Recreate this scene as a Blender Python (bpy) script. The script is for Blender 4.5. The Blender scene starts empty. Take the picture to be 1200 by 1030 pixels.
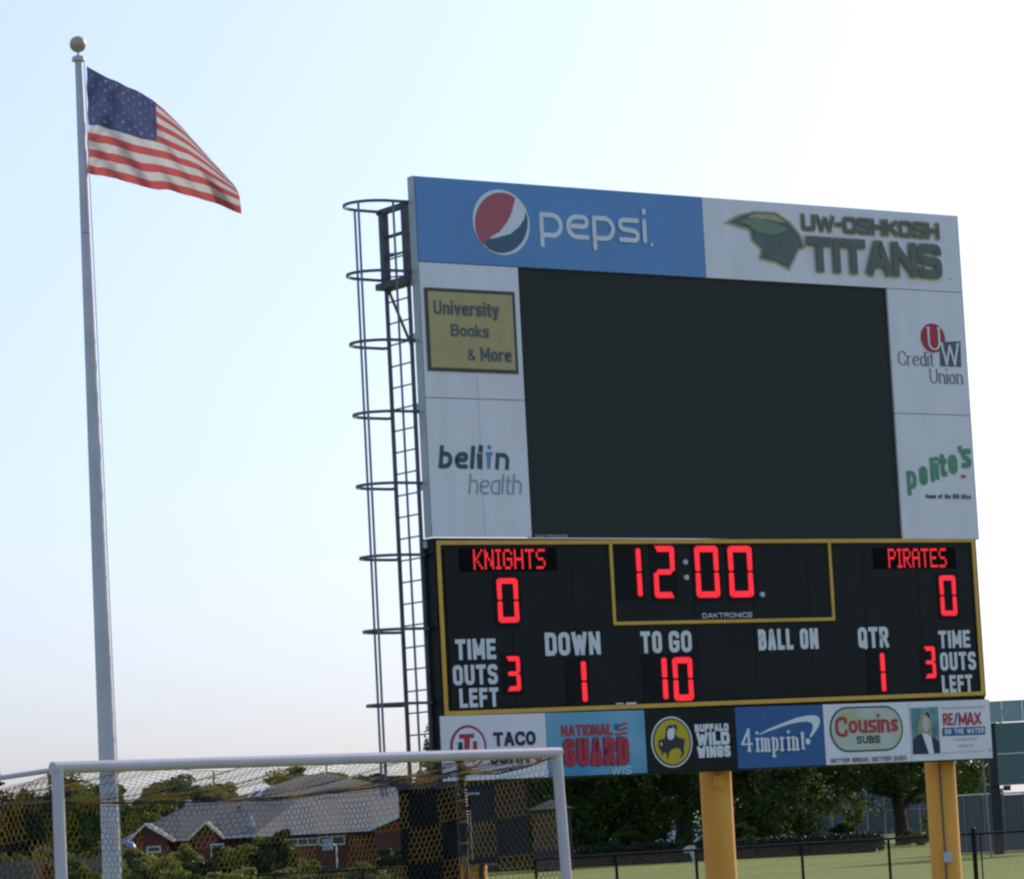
import bpy, math, random
import numpy as np
from mathutils import Vector, Matrix
random.seed(7); rng = np.random.default_rng(7)
S = bpy.context.scene
col = S.collection

# ---------------------------------------------------------------- camera
CAM_H, PITCH, ROLL, F = 1.64, 0.1100, -0.0520, 4072.0
fw = Vector((0, math.cos(PITCH), math.sin(PITCH)))
rt0 = Vector((1, 0, 0)); up0 = rt0.cross(fw)
rt = math.cos(ROLL)*rt0 + math.sin(ROLL)*up0
up = -math.sin(ROLL)*rt0 + math.cos(ROLL)*up0
cd = bpy.data.cameras.new('camera'); cam = bpy.data.objects.new('camera', cd); col.objects.link(cam)
cam.matrix_world = Matrix(((rt.x, up.x, -fw.x, 0), (rt.y, up.y, -fw.y, 0), (rt.z, up.z, -fw.z, CAM_H), (0, 0, 0, 1)))
cd.sensor_width = 36; cd.lens = F/1200*36; cd.clip_start = 0.5; cd.clip_end = 6000
S.camera = cam
# ---------------------------------------------------------------- light
SUN_AZ, SUN_EL = math.radians(34), math.radians(23)
w = bpy.data.worlds.new('World'); S.world = w; w.use_nodes = True
nt = w.node_tree; bg = nt.nodes['Background']
sky = nt.nodes.new('ShaderNodeTexSky'); sky.sky_type = 'NISHITA'; sky.sun_disc = False
sky.sun_elevation = SUN_EL; sky.sun_rotation = SUN_AZ
sky.air_density = 1.0; sky.dust_density = 3.2; sky.ozone_density = 8.0; sky.altitude = 200
tint = nt.nodes.new('ShaderNodeMix'); tint.data_type = 'RGBA'; tint.blend_type = 'MULTIPLY'; tint.inputs[0].default_value = 1
tint.inputs[7].default_value = (3.85, 3.90, 4.25, 1)   # camera white balance of the daylight
gm = nt.nodes.new('ShaderNodeGamma'); gm.inputs[1].default_value = .5   # hazy evening sky: low contrast from zenith to horizon
nt.links.new(sky.outputs[0], gm.inputs[0]); nt.links.new(gm.outputs[0], tint.inputs[6]); nt.links.new(tint.outputs[2], bg.inputs[0]); bg.inputs[1].default_value = 0.12
sl = bpy.data.lights.new('sun', 'SUN'); sl.energy = 4.2; sl.angle = math.radians(0.6); sl.color = (1, .86, .66)
so = bpy.data.objects.new('sun', sl); col.objects.link(so)
sd = Vector((math.sin(SUN_AZ)*math.cos(SUN_EL), math.cos(SUN_AZ)*math.cos(SUN_EL), math.sin(SUN_EL)))
so.rotation_euler = sd.to_track_quat('Z', 'Y').to_euler(); so.location = (30, 30, 40)
S.view_settings.view_transform = 'Standard'; S.view_settings.look = 'None'
S.view_settings.exposure = -0.14; S.view_settings.gamma = 1; S.view_settings.use_curve_mapping = False
S.render.engine = 'CYCLES'; S.cycles.pixel_filter_type = 'BLACKMAN_HARRIS'; S.cycles.filter_width = 2.4
S.cycles.transparent_max_bounces = 8; S.cycles.max_bounces = 6

# ---------------------------------------------------------------- layout helpers (survey of the place)
def ray(px, py):
    return (fw + rt*((px-600)/F) - up*((py-515)/F)).normalized()
def at(px, py, Y):
    d = ray(px, py); t = Y/d.y
    return Vector((d.x*t, Y, CAM_H + d.z*t))
def hz(px): return 515 + (F*math.tan(PITCH)) - 0.052*(px-600)*1.0 + 14
def X(px, Y, py=975): return at(px, py, Y).x
def Z(px, py, Y): return at(px, py, Y).z
def sstep(a, b, x):
    t = min(1, max(0, (x-a)/(b-a))); return t*t*(3-2*t)
def ground_z(x, y):
    return -0.62*sstep(140, 205, y)*(1-sstep(-4, 12, x))

# ---------------------------------------------------------------- materials
MATS = {}
def pm(name, c, rough=.6, metal=0, var=.12, scale=3, bump=0, bscale=40, emit=None, es=1, spec=.5, trans=0, c2=None, det=6, stretch=None):
    if name in MATS: return MATS[name]
    m = bpy.data.materials.new(name); m.use_nodes = True; t = m.node_tree; b = t.nodes['Principled BSDF']
    b.inputs['Roughness'].default_value = rough; b.inputs['Metallic'].default_value = metal
    b.inputs['Specular IOR Level'].default_value = spec
    tc = t.nodes.new('ShaderNodeTexCoord'); src = tc.outputs['Object']
    if stretch:
        mp = t.nodes.new('ShaderNodeMapping'); mp.inputs['Scale'].default_value = stretch
        t.links.new(src, mp.inputs[0]); src = mp.outputs[0]
    n = t.nodes.new('ShaderNodeTexNoise'); n.inputs['Scale'].default_value = scale; n.inputs['Detail'].default_value = det
    t.links.new(src, n.inputs[0])
    r = t.nodes.new('ShaderNodeValToRGB'); e = r.color_ramp.elements
    e[0].position = .3; e[1].position = .7
    a = c2 if c2 else tuple(x*(1-var) for x in c); z = c if c2 else tuple(min(1, x*(1+var)) for x in c)
    e[0].color = (*a, 1); e[1].color = (*z, 1)
    t.links.new(n.outputs[0], r.inputs[0]); t.links.new(r.outputs[0], b.inputs['Base Color'])
    if bump:
        n2 = t.nodes.new('ShaderNodeTexNoise'); n2.inputs['Scale'].default_value = bscale; t.links.new(src, n2.inputs[0])
        bp = t.nodes.new('ShaderNodeBump'); bp.inputs['Strength'].default_value = bump; bp.inputs['Distance'].default_value = .02
        t.links.new(n2.outputs[0], bp.inputs['Height']); t.links.new(bp.outputs[0], b.inputs['Normal'])
    if emit:
        b.inputs['Emission Color'].default_value = (*emit, 1); b.inputs['Emission Strength'].default_value = es
    if trans:
        out = t.nodes['Material Output']; tr = t.nodes.new('ShaderNodeBsdfTranslucent'); mx = t.nodes.new('ShaderNodeMixShader')
        mx.inputs[0].default_value = trans; t.links.new(r.outputs[0], tr.inputs[0])
        t.links.new(b.outputs[0], mx.inputs[1]); t.links.new(tr.outputs[0], mx.inputs[2]); t.links.new(mx.outputs[0], out.inputs[0])
    MATS[name] = m; return m
def leafmat(name, ca, cb, trans=.35):
    m = bpy.data.materials.new(name); m.use_nodes = True; t = m.node_tree; b = t.nodes['Principled BSDF']
    b.inputs['Roughness'].default_value = .6; b.inputs['Specular IOR Level'].default_value = .25
    g = t.nodes.new('ShaderNodeNewGeometry'); n = t.nodes.new('ShaderNodeTexNoise'); n.inputs['Scale'].default_value = .9
    tc = t.nodes.new('ShaderNodeTexCoord'); t.links.new(tc.outputs['Object'], n.inputs[0])
    ma = t.nodes.new('ShaderNodeMath'); ma.operation = 'MULTIPLY_ADD'; ma.inputs[1].default_value = .6
    t.links.new(g.outputs['Random Per Island'], ma.inputs[0])
    mb = t.nodes.new('ShaderNodeMath'); mb.operation = 'MULTIPLY_ADD'; mb.inputs[1].default_value = 1.2; mb.inputs[2].default_value = -.4
    t.links.new(n.outputs[0], mb.inputs[0]); t.links.new(mb.outputs[0], ma.inputs[2])
    r = t.nodes.new('ShaderNodeValToRGB'); e = r.color_ramp.elements; e[0].color = (*ca, 1); e[1].color = (*cb, 1)
    t.links.new(ma.outputs[0], r.inputs[0]); t.links.new(r.outputs[0], b.inputs['Base Color'])
    tr = t.nodes.new('ShaderNodeBsdfTranslucent'); mx = t.nodes.new('ShaderNodeMixShader'); mx.inputs[0].default_value = trans
    t.links.new(r.outputs[0], tr.inputs[0]); t.links.new(b.outputs[0], mx.inputs[1]); t.links.new(tr.outputs[0], mx.inputs[2])
    t.links.new(mx.outputs[0], t.nodes['Material Output'].inputs[0]); return m

WHITEP = pm('white_panel', (.92, .83, .90), .45, c2=(.82, .75, .80), scale=1.6, stretch=(1.5, 1, .35))
BLUEP = pm('blue_vinyl', (.13, .29, .60), .4, var=.06, scale=1)
BLACKP = pm('black_cabinet_paint', (.009, .010, .012), .5, var=.25, scale=1.5, spec=.22)
SCREEN = pm('screen_louvres', (.029, .034, .032), .6, var=.2, scale=30, stretch=(1, 1, 8), bump=.1, bscale=60, spec=.25)
ALU = pm('aluminium_side', (.42, .45, .47), .42, .2, var=.1, scale=2)
DARKST = pm('dark_steel', (.03, .03, .035), .5, .2, var=.3, scale=5)
GREYST = pm('grey_painted_steel', (.085, .085, .11), .65, .0, var=.25, scale=6)
GOLD = pm('gold_trim', (.78, .40, .05), .45, var=.1, scale=4)
YEL = pm('yellow_column_paint', (.96, .41, .06), .6, scale=2.2, c2=(.76, .30, .04), stretch=(1, 1, .35), bump=.25, bscale=12)
LED = pm('lit_red_led', (.3, .01, .01), .4, var=0, emit=(1, .016, .035), es=1.0)
LEDM = pm('lit_red_led_matrix', (.3, .01, .01), .4, var=0, emit=(1, .016, .03), es=.95)
BULB = pm('unlit_bulb', (.6, .6, .62), .4)
MATRIX = pm('matrix_window', (.005, .005, .005), .8, var=.3, scale=20, spec=.1)
WLET = pm('white_lettering', (.78, .76, .80), .5, var=.04)
WPRINT = pm('white_print', (.82, .80, .86), .5, var=.03)
INK = {}
def ink(name, c): return pm(name, c, .5, var=.06, scale=6)
RED = ink('red_print', (.50, .025, .05)); NAVY = ink('navy_print', (.015, .015, .07)); BLK = ink('black_print', (.02, .02, .025))
GRN = ink('dark_green_print', (.12, .15, .135)); TGOLD = ink('old_gold_print', (.50, .40, .24)); MUST = ink('mustard_print', (.52, .40, .18))
MUSTB = ink('dark_frame_print', (.07, .06, .06)); TEAL = ink('teal_print', (.045, .09, .11)); LTEAL = ink('grey_blue_print', (.28, .34, .42)); SKYB = ink('light_blue_print', (.13, .30, .55))
PRED = ink('glare_red_print', (.50, .11, .14)); PBLU = ink('slate_blue_print', (.055, .13, .20)); GRYP = ink('grey_print', (.12, .12, .14)); LGRY = ink('light_grey_print', (.45, .45, .48))  # upper-board tones such as this emblem red lifted to imitate lens glare
GREENP = ink('bright_green_print', (.10, .30, .17)); CREAM = ink('cream_green_print', (.50, .56, .26)); BYEL = ink('bright_yellow_print', (.62, .42, .01))
NG = pm('light_blue_gradient_print', (.30, .56, .70), .45, c2=(.05, .27, .50), scale=.7, det=2)
RBLUE = ink('royal_blue_print', (.02, .11, .32)); PORB = pm('portrait_backdrop', (.20, .42, .46), .5, c2=(.04, .12, .16), scale=3); SKIN = ink('skin_print', (.60, .50, .46)); HAIR = ink('blonde_print', (.40, .34, .24))
GOALW = pm('white_goal_paint', (.58, .50, .57), .45, var=.06, scale=3)
NETY = pm('yellow_net_twine', (.40, .20, .018), .7, var=.2); NETB = pm('black_net_twine', (.018, .018, .02), .7, var=.2)
POLEM = pm('brushed_flagpole', (.60, .54, .59), .5, .05, var=.12, scale=3, stretch=(1, 1, .6))
BALLM = pm('bronze_ball', (.46, .37, .28), .45, .1)
FENCEB = pm('black_fence_vinyl', (.008, .008, .009), .6, var=.3, spec=.2)
BRICK = pm('red_brick', (.17, .035, .022), .85, c2=(.09, .02, .014), scale=14, bump=.4)
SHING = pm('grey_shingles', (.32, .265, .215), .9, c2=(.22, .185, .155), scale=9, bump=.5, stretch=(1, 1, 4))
SHINGD = pm('dark_grey_shingles', (.235, .20, .17), .9, c2=(.16, .135, .12), scale=9, bump=.5, stretch=(1, 1, 4))  # darker tone of the grey shingles
TRIM = pm('pale_trim', (.62, .60, .58), .6, var=.08); GLASS = pm('dark_window_glass', (.02, .03, .035), .08, var=.2, spec=.8)
BARK = pm('bark', (.07, .05, .035), .9, c2=(.03, .022, .016), scale=8, bump=.6, stretch=(1, 1, .3))
ASPH = pm('grey_path', (.16, .155, .15), .9, var=.15, scale=3)
L_DARK = leafmat('dark_leaves', (.014, .028, .006), (.085, .125, .022), .35)
L_MID = leafmat('mid_leaves', (.045, .075, .012), (.22, .28, .05), .45)
L_YEL = leafmat('yellow_green_leaves', (.06, .085, .012), (.24, .25, .04), .4)
L_OLIVE = leafmat('olive_leaves', (.07, .085, .03), (.24, .26, .10), .4)
L_PINE = leafmat('pine_needles', (.008, .018, .010), (.03, .05, .025), .1)

# ---------------------------------------------------------------- object helpers
def link(name, me, parent=None, loc=None):
    o = bpy.data.objects.new(name, me); col.objects.link(o)
    if parent: o.parent = parent
    if loc is not None: o.location = loc
    return o
def thing(name, label, cat, loc=(0, 0, 0), rz=0, group=None):
    o = bpy.data.objects.new(name, None); col.objects.link(o); o.location = loc; o.rotation_euler = (0, 0, rz)
    o.empty_display_size = .3
    return tag(o, label, cat, group)
def tag(o, label, cat, group=None):
    o['label'] = label; o['category'] = cat
    if group: o['group'] = group
    return o
def meshd(name, V, Fs, mats, mi=None, smooth=False):
    me = bpy.data.meshes.new(name); me.from_pydata([tuple(v) for v in V], [], [tuple(f) for f in Fs])
    for m in (mats if isinstance(mats, (list, tuple)) else [mats]): me.materials.append(m)
    if mi is not None: me.polygons.foreach_set('material_index', mi)
    if smooth: me.polygons.foreach_set('use_smooth', [True]*len(me.polygons))
    me.update(); return me
class MB:
    def __init__(s): s.V = []; s.F = []; s.M = []
    def add(s, V, Fs, m=0):
        b = len(s.V); s.V += [tuple(v) for v in V]; s.F += [tuple(i+b for i in f) for f in Fs]; s.M += [m]*len(Fs); return s
    def box(s, x0, x1, y0, y1, z0, z1, m=0):
        V = [(x, y, z) for x in (x0, x1) for y in (y0, y1) for z in (z0, z1)]
        return s.add(V, [(0, 1, 3, 2), (4, 6, 7, 5), (0, 4, 5, 1), (2, 3, 7, 6), (0, 2, 6, 4), (1, 5, 7, 3)], m)
    def tube(s, pts, r, n=8, m=0, closed=False, cap=True):
        P = [Vector(p) for p in pts]; k = len(P); rr = r if isinstance(r, (list, tuple)) else [r]*k
        V = []
        ref = None
        for i, p in enumerate(P):
            a = P[(i-1) % k] if (closed or i > 0) else p; b = P[(i+1) % k] if (closed or i < k-1) else p
            d = (b-a).normalized()
            if ref is None or abs(d.dot(ref)) > .95:
                ref = Vector((0, 0, 1)) if abs(d.z) < .8 else Vector((1, 0, 0))
            u = d.cross(ref).normalized(); v = d.cross(u)
            V += [p + (u*math.cos(2*math.pi*j/n)+v*math.sin(2*math.pi*j/n))*rr[i] for j in range(n)]
        Fs = []
        for i in range(k if closed else k-1):
            q = (i+1) % k
            Fs += [(i*n+j, i*n+(j+1) % n, q*n+(j+1) % n, q*n+j) for j in range(n)]
        if cap and not closed:
            q = len(V); V += V[:n] + V[(k-1)*n:k*n]
            Fs += [tuple(q+j for j in range(n))[::-1], tuple(q+n+j for j in range(n))]
        return s.add(V, Fs, m)
    def build(s, name, mats, parent=None, smooth=False, loc=None):
        return link(name, meshd(name, s.V, s.F, mats, s.M, smooth), parent, loc)
def sphere(name, c, r, mat, parent=None, sz=1, n=16):
    V = []; Fs = []
    for i in range(n+1):
        th = math.pi*i/n
        for j in range(n): V.append((c[0]+r*math.sin(th)*math.cos(2*math.pi*j/n), c[1]+r*math.sin(th)*math.sin(2*math.pi*j/n), c[2]+r*sz*math.cos(th)))
    for i in range(n):
        for j in range(n): Fs.append((i*n+j, (i+1)*n+j, (i+1)*n+(j+1) % n, i*n+(j+1) % n))
    return link(name, meshd(name, V, Fs, mat, smooth=True), parent)

# ---------------------------------------------------------------- ground
def make_ground():
    xs = sorted(set([-1500, -800, -400, -200] + list(range(-120, 125, 4)) + [200, 400, 800, 1500]))
    ys = sorted(set([-60, -20, 0] + list(range(10, 300, 6)) + [340, 400, 500, 800, 1500, 3000]))
    V = [(x, y, ground_z(x, y)) for y in ys for x in xs]; n = len(xs)
    Fs = [(j*n+i, j*n+i+1, (j+1)*n+i+1, (j+1)*n+i) for j in range(len(ys)-1) for i in range(n-1)]
    m = bpy.data.materials.new('mown_grass'); m.use_nodes = True; t = m.node_tree; b = t.nodes['Principled BSDF']
    b.inputs['Roughness'].default_value = .85; b.inputs['Specular IOR Level'].default_value = .15
    tc = t.nodes.new('ShaderNodeTexCoord')
    n1 = t.nodes.new('ShaderNodeTexNoise'); n1.inputs['Scale'].default_value = .12; n1.inputs['Detail'].default_value = 8
    n2 = t.nodes.new('ShaderNodeTexNoise'); n2.inputs['Scale'].default_value = 6; n2.inputs['Detail'].default_value = 8
    for q in (n1, n2): t.links.new(tc.outputs['Object'], q.inputs[0])
    r = t.nodes.new('ShaderNodeValToRGB'); e = r.color_ramp.elements; e[0].position = .3; e[1].position = .72
    e[0].color = (.115, .155, .014, 1); e[1].color = (.26, .285, .045, 1)
    mx = t.nodes.new('ShaderNodeMath'); mx.operation = 'MULTIPLY_ADD'; mx.inputs[1].default_value = .5
    m2 = t.nodes.new('ShaderNodeMath'); m2.operation = 'MULTIPLY'; m2.inputs[1].default_value = .5
    t.links.new(n1.outputs[0], m2.inputs[0]); t.links.new(n2.outputs[0], mx.inputs[0]); t.links.new(m2.outputs[0], mx.inputs[2])
    t.links.new(mx.outputs[0], r.inputs[0]); t.links.new(r.outputs[0], b.inputs['Base Color'])
    bp = t.nodes.new('ShaderNodeBump'); bp.inputs['Strength'].default_value = .5; bp.inputs['Distance'].default_value = .05
    t.links.new(n2.outputs[0], bp.inputs['Height']); t.links.new(bp.outputs[0], b.inputs['Normal'])
    g = link('ground', meshd('ground', V, Fs, m, smooth=True)); g['kind'] = 'structure'
make_ground()
# path on the right
pa = MB(); pa.add([(14.5, 70, .006), (24, 70, .006), (24, 93, .006), (14.2, 90, .006)], [(0, 1, 2, 3)])
p = pa.build('path', ASPH); p['kind'] = 'structure'
pa = MB(); pa.add([(-14.5, 196, -.55), (-6, 196, -.55), (-6, 199, -.55), (-14.5, 199, -.55)], [(0, 1, 2, 3)])

# ================================================================ SCOREBOARD
BX, BY, BYAW, BW, ZB, ZT = -1.19, 47.97, 0.6022, 10.0752, 2.2439, 10.7169
board = thing('scoreboard', 'tall stadium scoreboard on yellow columns showing 12:00 with KNIGHTS and PIRATES', 'scoreboard', (BX, BY, 0), BYAW)
def homography(src, dst):
    A = []
    for (x, y), (u, v) in zip(src, dst):
        A.append([x, y, 1, 0, 0, 0, -u*x, -u*y, -u]); A.append([0, 0, 0, x, y, 1, -v*x, -v*y, -v])
    _, _, vt = np.linalg.svd(np.array(A, float)); return vt[-1].reshape(3, 3)
HM = homography([(488.5, 206), (519, 918), (1121, 253), (1165, 889)], [(0, ZT), (0, ZB), (BW, ZT), (BW, ZB)])
TILT = 0.0          # the lower cabinet hangs a fraction of a degree off level
def HB(x, y):
    a = HM @ np.array([x, y, 1.0]); u = a[0]/a[2]; return u, a[1]/a[2]-TILT*(u-BW/2)
def N(n): return -n     # n = metres in front of the face plane

def slab(name, u0, u1, z0, z1, mat, parent, nf=.03, nb=-.02, label=None, gap=.006):
    b = MB().box(u0+gap, u1-gap, -nf, -nb, z0+gap, z1-gap); o = b.build(name, mat, parent)
    if label: o['label'] = label
    return o
# key lines in board space
U = lambda x, y: HB(x, y)[0]
V_ = lambda x, y: HB(x, y)[1]
zb1 = V_(660, 315.5)   # banner bottom
zb2 = V_(830, 629)     # bottom of upper section
zl0 = V_(820, 826)     # bottom of black section
uvL, uvR = (U(607, 315)+U(626, 628))/2, (U(1040, 340)+U(1058, 628))/2
ub = U(826, 278)
EDGE = .0
# structural cabinets behind the faces
slab('upper_cabinet', .0, BW, zb2+.02, ZT-.002, ALU, board, nf=-.024, nb=-.10)
slab('lower_cabinet', .03, BW-.03, ZB+.0, zb2, BLACKP, board, nf=-.024, nb=-.30)
sd_ = slab('side_cover', -.02, -.001, zb2, ZT, ALU, board, nf=.02, nb=-.13, gap=0); sd_['label'] = 'pale metal end cover of the scoreboard'
slab('side_cover', BW+.001, BW+.02, zb2, ZT, ALU, board, nf=.02, nb=-.13, gap=0)
def banner(u0, u1, z0, z1, mat, label, name='banner_panel'): return slab(name, u0, u1, z0, z1, mat, board, label=label)
pepsi = banner(0, ub, zb1, ZT, BLUEP, 'blue soft drink banner with round tricolour emblem')
titans = banner(ub, BW, zb1, ZT, WHITEP, 'white university team banner with helmet emblem')
zsL, zsR = V_(557, 466), V_(1090, 484)
books = banner(0, uvL, zsL, zb1, WHITEP, 'white sponsor panel with mustard bookshop sign', 'sponsor_panel')
bellin = banner(0, uvL, zb2, zsL, WHITEP, 'white sponsor panel with slate and grey health lettering', 'sponsor_panel')
cred = banner(uvR, BW, zsR, zb1, WHITEP, 'white sponsor panel with red circle and grey square emblem', 'sponsor_panel')
poli = banner(uvR, BW, zb2, zsR, WHITEP, 'white sponsor panel with slanted green lettering', 'sponsor_panel')
# video screen: recessed modules
vid = slab('video_screen', uvL, uvR, zb2, zb1, BLACKP, board, nf=-.03, nb=-.10, label='large unlit black video screen')
nu, nz = 12, 8
for i in range(nu):
    for j in range(nz):
        a0 = uvL+(uvR-uvL)*i/nu; a1 = uvL+(uvR-uvL)*(i+1)/nu; b0 = zb2+(zb1-zb2)*j/nz; b1 = zb2+(zb1-zb2)*(j+1)/nz
        slab('screen_module', a0, a1, b0, b1, SCREEN, vid, nf=-.004-.0003*((i*7+j*3) % 3), nb=-.029, gap=.0)
def settle(root, k):
    done = set()
    def go(o):
        if o.type == 'MESH' and o.data.name not in done:
            done.add(o.data.name)
            for v in o.data.vertices: v.co.z += k*(v.co.x-BW/2)
        for c in o.children: go(c)
    go(root)
# black stat section, in vertical cabinet panels
ul, ur = U(511, 632), U(1144, 630)
ul = .09; ur = BW-.10
stat = slab('statistics_panel', .035, BW-.035, zl0-.02, zb2-.005, BLACKP, board, nf=-.0, nb=-.023, gap=0, label='black statistics face with gold outline')
cuts = [ul+.10 + (ur-ul-.2)*k/9 for k in range(10)]
zst = zb2-.035; zsb = zl0+.01
for i in range(9):
    slab('face_plate', cuts[i], cuts[i+1], zsb+.09, zst-.09, BLACKP, stat, nf=.012, nb=0, gap=.004)

# -------- flat print engine
LAY = .004
class Decal:
    """flat vinyl shapes cut in board space and laid on a panel"""
    def __init__(s, n=.034): s.V = []; s.F = []; s.M = []; s.n = n; s.k = 0
    def nxt(s, d=.0008): s.k += 1; return s.n + s.k*d
    def poly(s, pts, m=0, px=True, n=None):
        n = s.nxt(.0015) if n is None else n
        P = [HB(*p) for p in pts] if px else pts
        ar = sum(P[i][0]*P[(i+1) % len(P)][1]-P[(i+1) % len(P)][0]*P[i][1] for i in range(len(P)))
        if ar < 0: P = P[::-1]
        b = len(s.V); s.V += [(u, -n, z) for u, z in P]; s.F.append(tuple(range(b, b+len(P)))); s.M.append(m)
    def ellipse(s, cx, cy, rx, ry, m=0, k=40):
        u0, z0 = HB(cx, cy); ru = abs(HB(cx+rx, cy)[0]-HB(cx-rx, cy)[0])/2; rz = abs(HB(cx, cy+ry)[1]-HB(cx, cy-ry)[1])/2
        s.poly([(u0+ru*math.cos(2*math.pi*i/k), z0+rz*math.sin(2*math.pi*i/k)) for i in range(k)], m, px=False)
    def stroke(s, P, wv, wh, m=0, closed=False, caps='b'):
        n = s.nxt(); k = len(P); L = []; Rr = []
        for i, p in enumerate(P):
            if closed: a, b = P[(i-1) % k], P[(i+1) % k]
            else: a, b = (P[i-1] if i else None), (P[i+1] if i < k-1 else None)
            def nd(q, r):
                dx, dy = r[0]-q[0], r[1]-q[1]; l = math.hypot(dx, dy) or 1; return dx/l, dy/l
            d1 = nd(a, p) if a is not None else nd(p, b); d2 = nd(p, b) if b is not None else d1
            wd = [(wh+(wv-wh)*abs(d[1]))/2 for d in (d1, d2)]
            n1 = (-d1[1], d1[0]); n2 = (-d2[1], d2[0])
            mxx, myy = n1[0]*wd[0]+n2[0]*wd[1], n1[1]*wd[0]+n2[1]*wd[1]
            den = 1+n1[0]*n2[0]+n1[1]*n2[1]; den = max(den, .55)
            ox, oy = mxx/den, myy/den
            q = p
            if caps == 's' and not closed:
                if a is None: q = (p[0]-d2[0]*wd[0], p[1]-d2[1]*wd[0])
                if b is None: q = (p[0]+d1[0]*wd[0], p[1]+d1[1]*wd[0])
            L.append((q[0]+ox, q[1]+oy)); Rr.append((q[0]-ox, q[1]-oy))
        b = len(s.V); s.V += [(u, -n, z) for u, z in L] + [(u, -n, z) for u, z in Rr]
        for i in range(k if closed else k-1):
            j = (i+1) % k; s.F.append((b+i, b+k+i, b+k+j, b+j)); s.M.append(m)
        if caps == 'r' and not closed:
            for p in (P[0], P[-1]):
                s.poly([(p[0]+wv/2*math.cos(t*.5236), p[1]+wv/2*math.sin(t*.5236)) for t in range(12)], m, px=False, n=s.nxt())
    def build(s, name, mats, parent, label=None):
        o = link(name, meshd(name, s.V, s.F, mats, s.M), parent)
        if label: o['label'] = label
        return o
GL = {
'A': (4, '0,0! 1.7,6! 2.3,6! 4,0!|.6,1.8! 3.4,1.8!'), 'B': (4, '0,3.2! 0,6! 3.7,6 3.7,3.2 0,3.2!|3,3.2! 4,3.2 4,0 0,0! 0,3.2!'),
'C': (4, '4,4.2! 4,6 0,6 0,0 4,0 4,1.8!'), 'D': (4, '0,0! 0,6! 4,6 4,0 z'), 'E': (3.4, '3.4,6! 0,6! 0,0! 3.4,0!|0,3.1! 3,3.1!'),
'F': (3.3, '3.3,6! 0,6! 0,0!|0,3.1! 2.9,3.1!'), 'G': (4, '4,4.4! 4,6 0,6 0,0 4,0 4,2.7! 2.6,2.7!'), 'H': (4, '0,0! 0,6!|4,0! 4,6!|0,3.1! 4,3.1!'),
'I': (0, '0,0! 0,6!'), 'J': (3, '3,6! 3,0 0,0 0,1.8!'), 'K': (4, '0,0! 0,6!|4,6! 0,2.4!|1.2,3.3! 4,0!'), 'L': (3.2, '0,6! 0,0! 3.2,0!'),
'M': (5, '0,0! 0,6! 2.5,1! 5,6! 5,0!'), 'N': (4, '0,0! 0,6! 4,0! 4,6!'), 'O': (4, '0,0 0,6 4,6 4,0 z'), 'P': (4, '0,0! 0,6! 4,6 4,2.7 0,2.7!'),
'Q': (4, '0,0 0,6 4,6 4,0 z|2.2,1.6! 4.2,-.6!'), 'R': (4, '0,0! 0,6! 4,6 4,3 0,3!|2,3! 4,0!'), 'S': (4, '4,4.7! 4,6 0,6 0,3.3 4,2.8 4,0 0,0 0,1.4!'),
'T': (4, '0,6! 4,6!|2,6! 2,0!'), 'U': (4, '0,6! 0,0 4,0 4,6!'), 'V': (4, '0,6! 2,0! 4,6!'), 'W': (6, '0,6! 1.5,0! 3,5.6! 4.5,0! 6,6!'),
'X': (4, '0,0! 4,6!|0,6! 4,0!'), 'Y': (4, '0,6! 2,3! 4,6!|2,3! 2,0!'), '-': (1.6, '0,3! 1.6,3!'), '.': (0, '0,0! 0,.25!'), "'": (0, '0,6! 0,4.6!'), '/': (2.5, '0,0! 2.5,6!'),
'a': (3, '3,4! 0,4 0,0 3,0!|3,4! 3,0!'), 'b': (3, '0,6! 0,0!|0,4! 3,4 3,0 0,0!'), 'd': (3, '3,6! 3,0!|3,4! 0,4 0,0 3,0!'), 'e': (3, '0,2.1! 3,2.1 3,4 0,4 0,0 3,0!'),
'f': (1.6, '1.8,6! .7,6 .7,0!|0,4! 1.8,4!'), 'h': (3, '0,6! 0,0!|0,4! 3,4 3,0!'), 'i': (0, '0,4! 0,0!|0,5.7! 0,6.1!'), 'k': (2.8, '0,6! 0,0!|2.8,4! 0,1.6!|.8,2.3! 2.8,0!'),
'l': (0, '0,6! 0,0!'), 'm': (5, '0,0! 0,4!|0,4! 2.5,4 2.5,0!|2.5,4! 5,4 5,0!'), 'n': (3, '0,0! 0,4!|0,4! 3,4 3,0!'), 'o': (3, '0,0 0,4 3,4 3,0 z'),
'p': (3, '0,4! 0,-2!|0,4! 3,4 3,0 0,0!'), 'r': (1.8, '0,0! 0,4!|0,3! .3,4 1.8,4!'), 's': (2.8, '2.8,4! 0,4 0,2.2 2.8,1.8 2.8,0 0,0!'), 't': (1.6, '.7,5.4! .7,0 1.7,0!|0,4! 1.7,4!'),
'u': (3, '0,4! 0,0 3,0!|3,4! 3,0!'), 'v': (3, '0,4! 1.5,0! 3,4!'), 'y': (3, '0,4! 1.5,0!|3,4! .9,-2!'), 'c': (3, '3,4! 0,4 0,0 3,0!'),
'w': (4.5, '0,4! 1.2,0! 2.2,4! 3.3,0! 4.5,4!'), 'g': (3, '3,0! 0,0 0,4 3,4!|3,4! 3,-2 0,-2!'), '&': (4, '4,0! .6,4.6 .8,6 2.6,6 2.6,4.4 0,2 0,0 2.6,0 4,2.4!'),
'4': (3.6, '2.6,0! 2.6,6! 0,1.9! 3.6,1.9!'), ' ': (2.2, ''),
}
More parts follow.
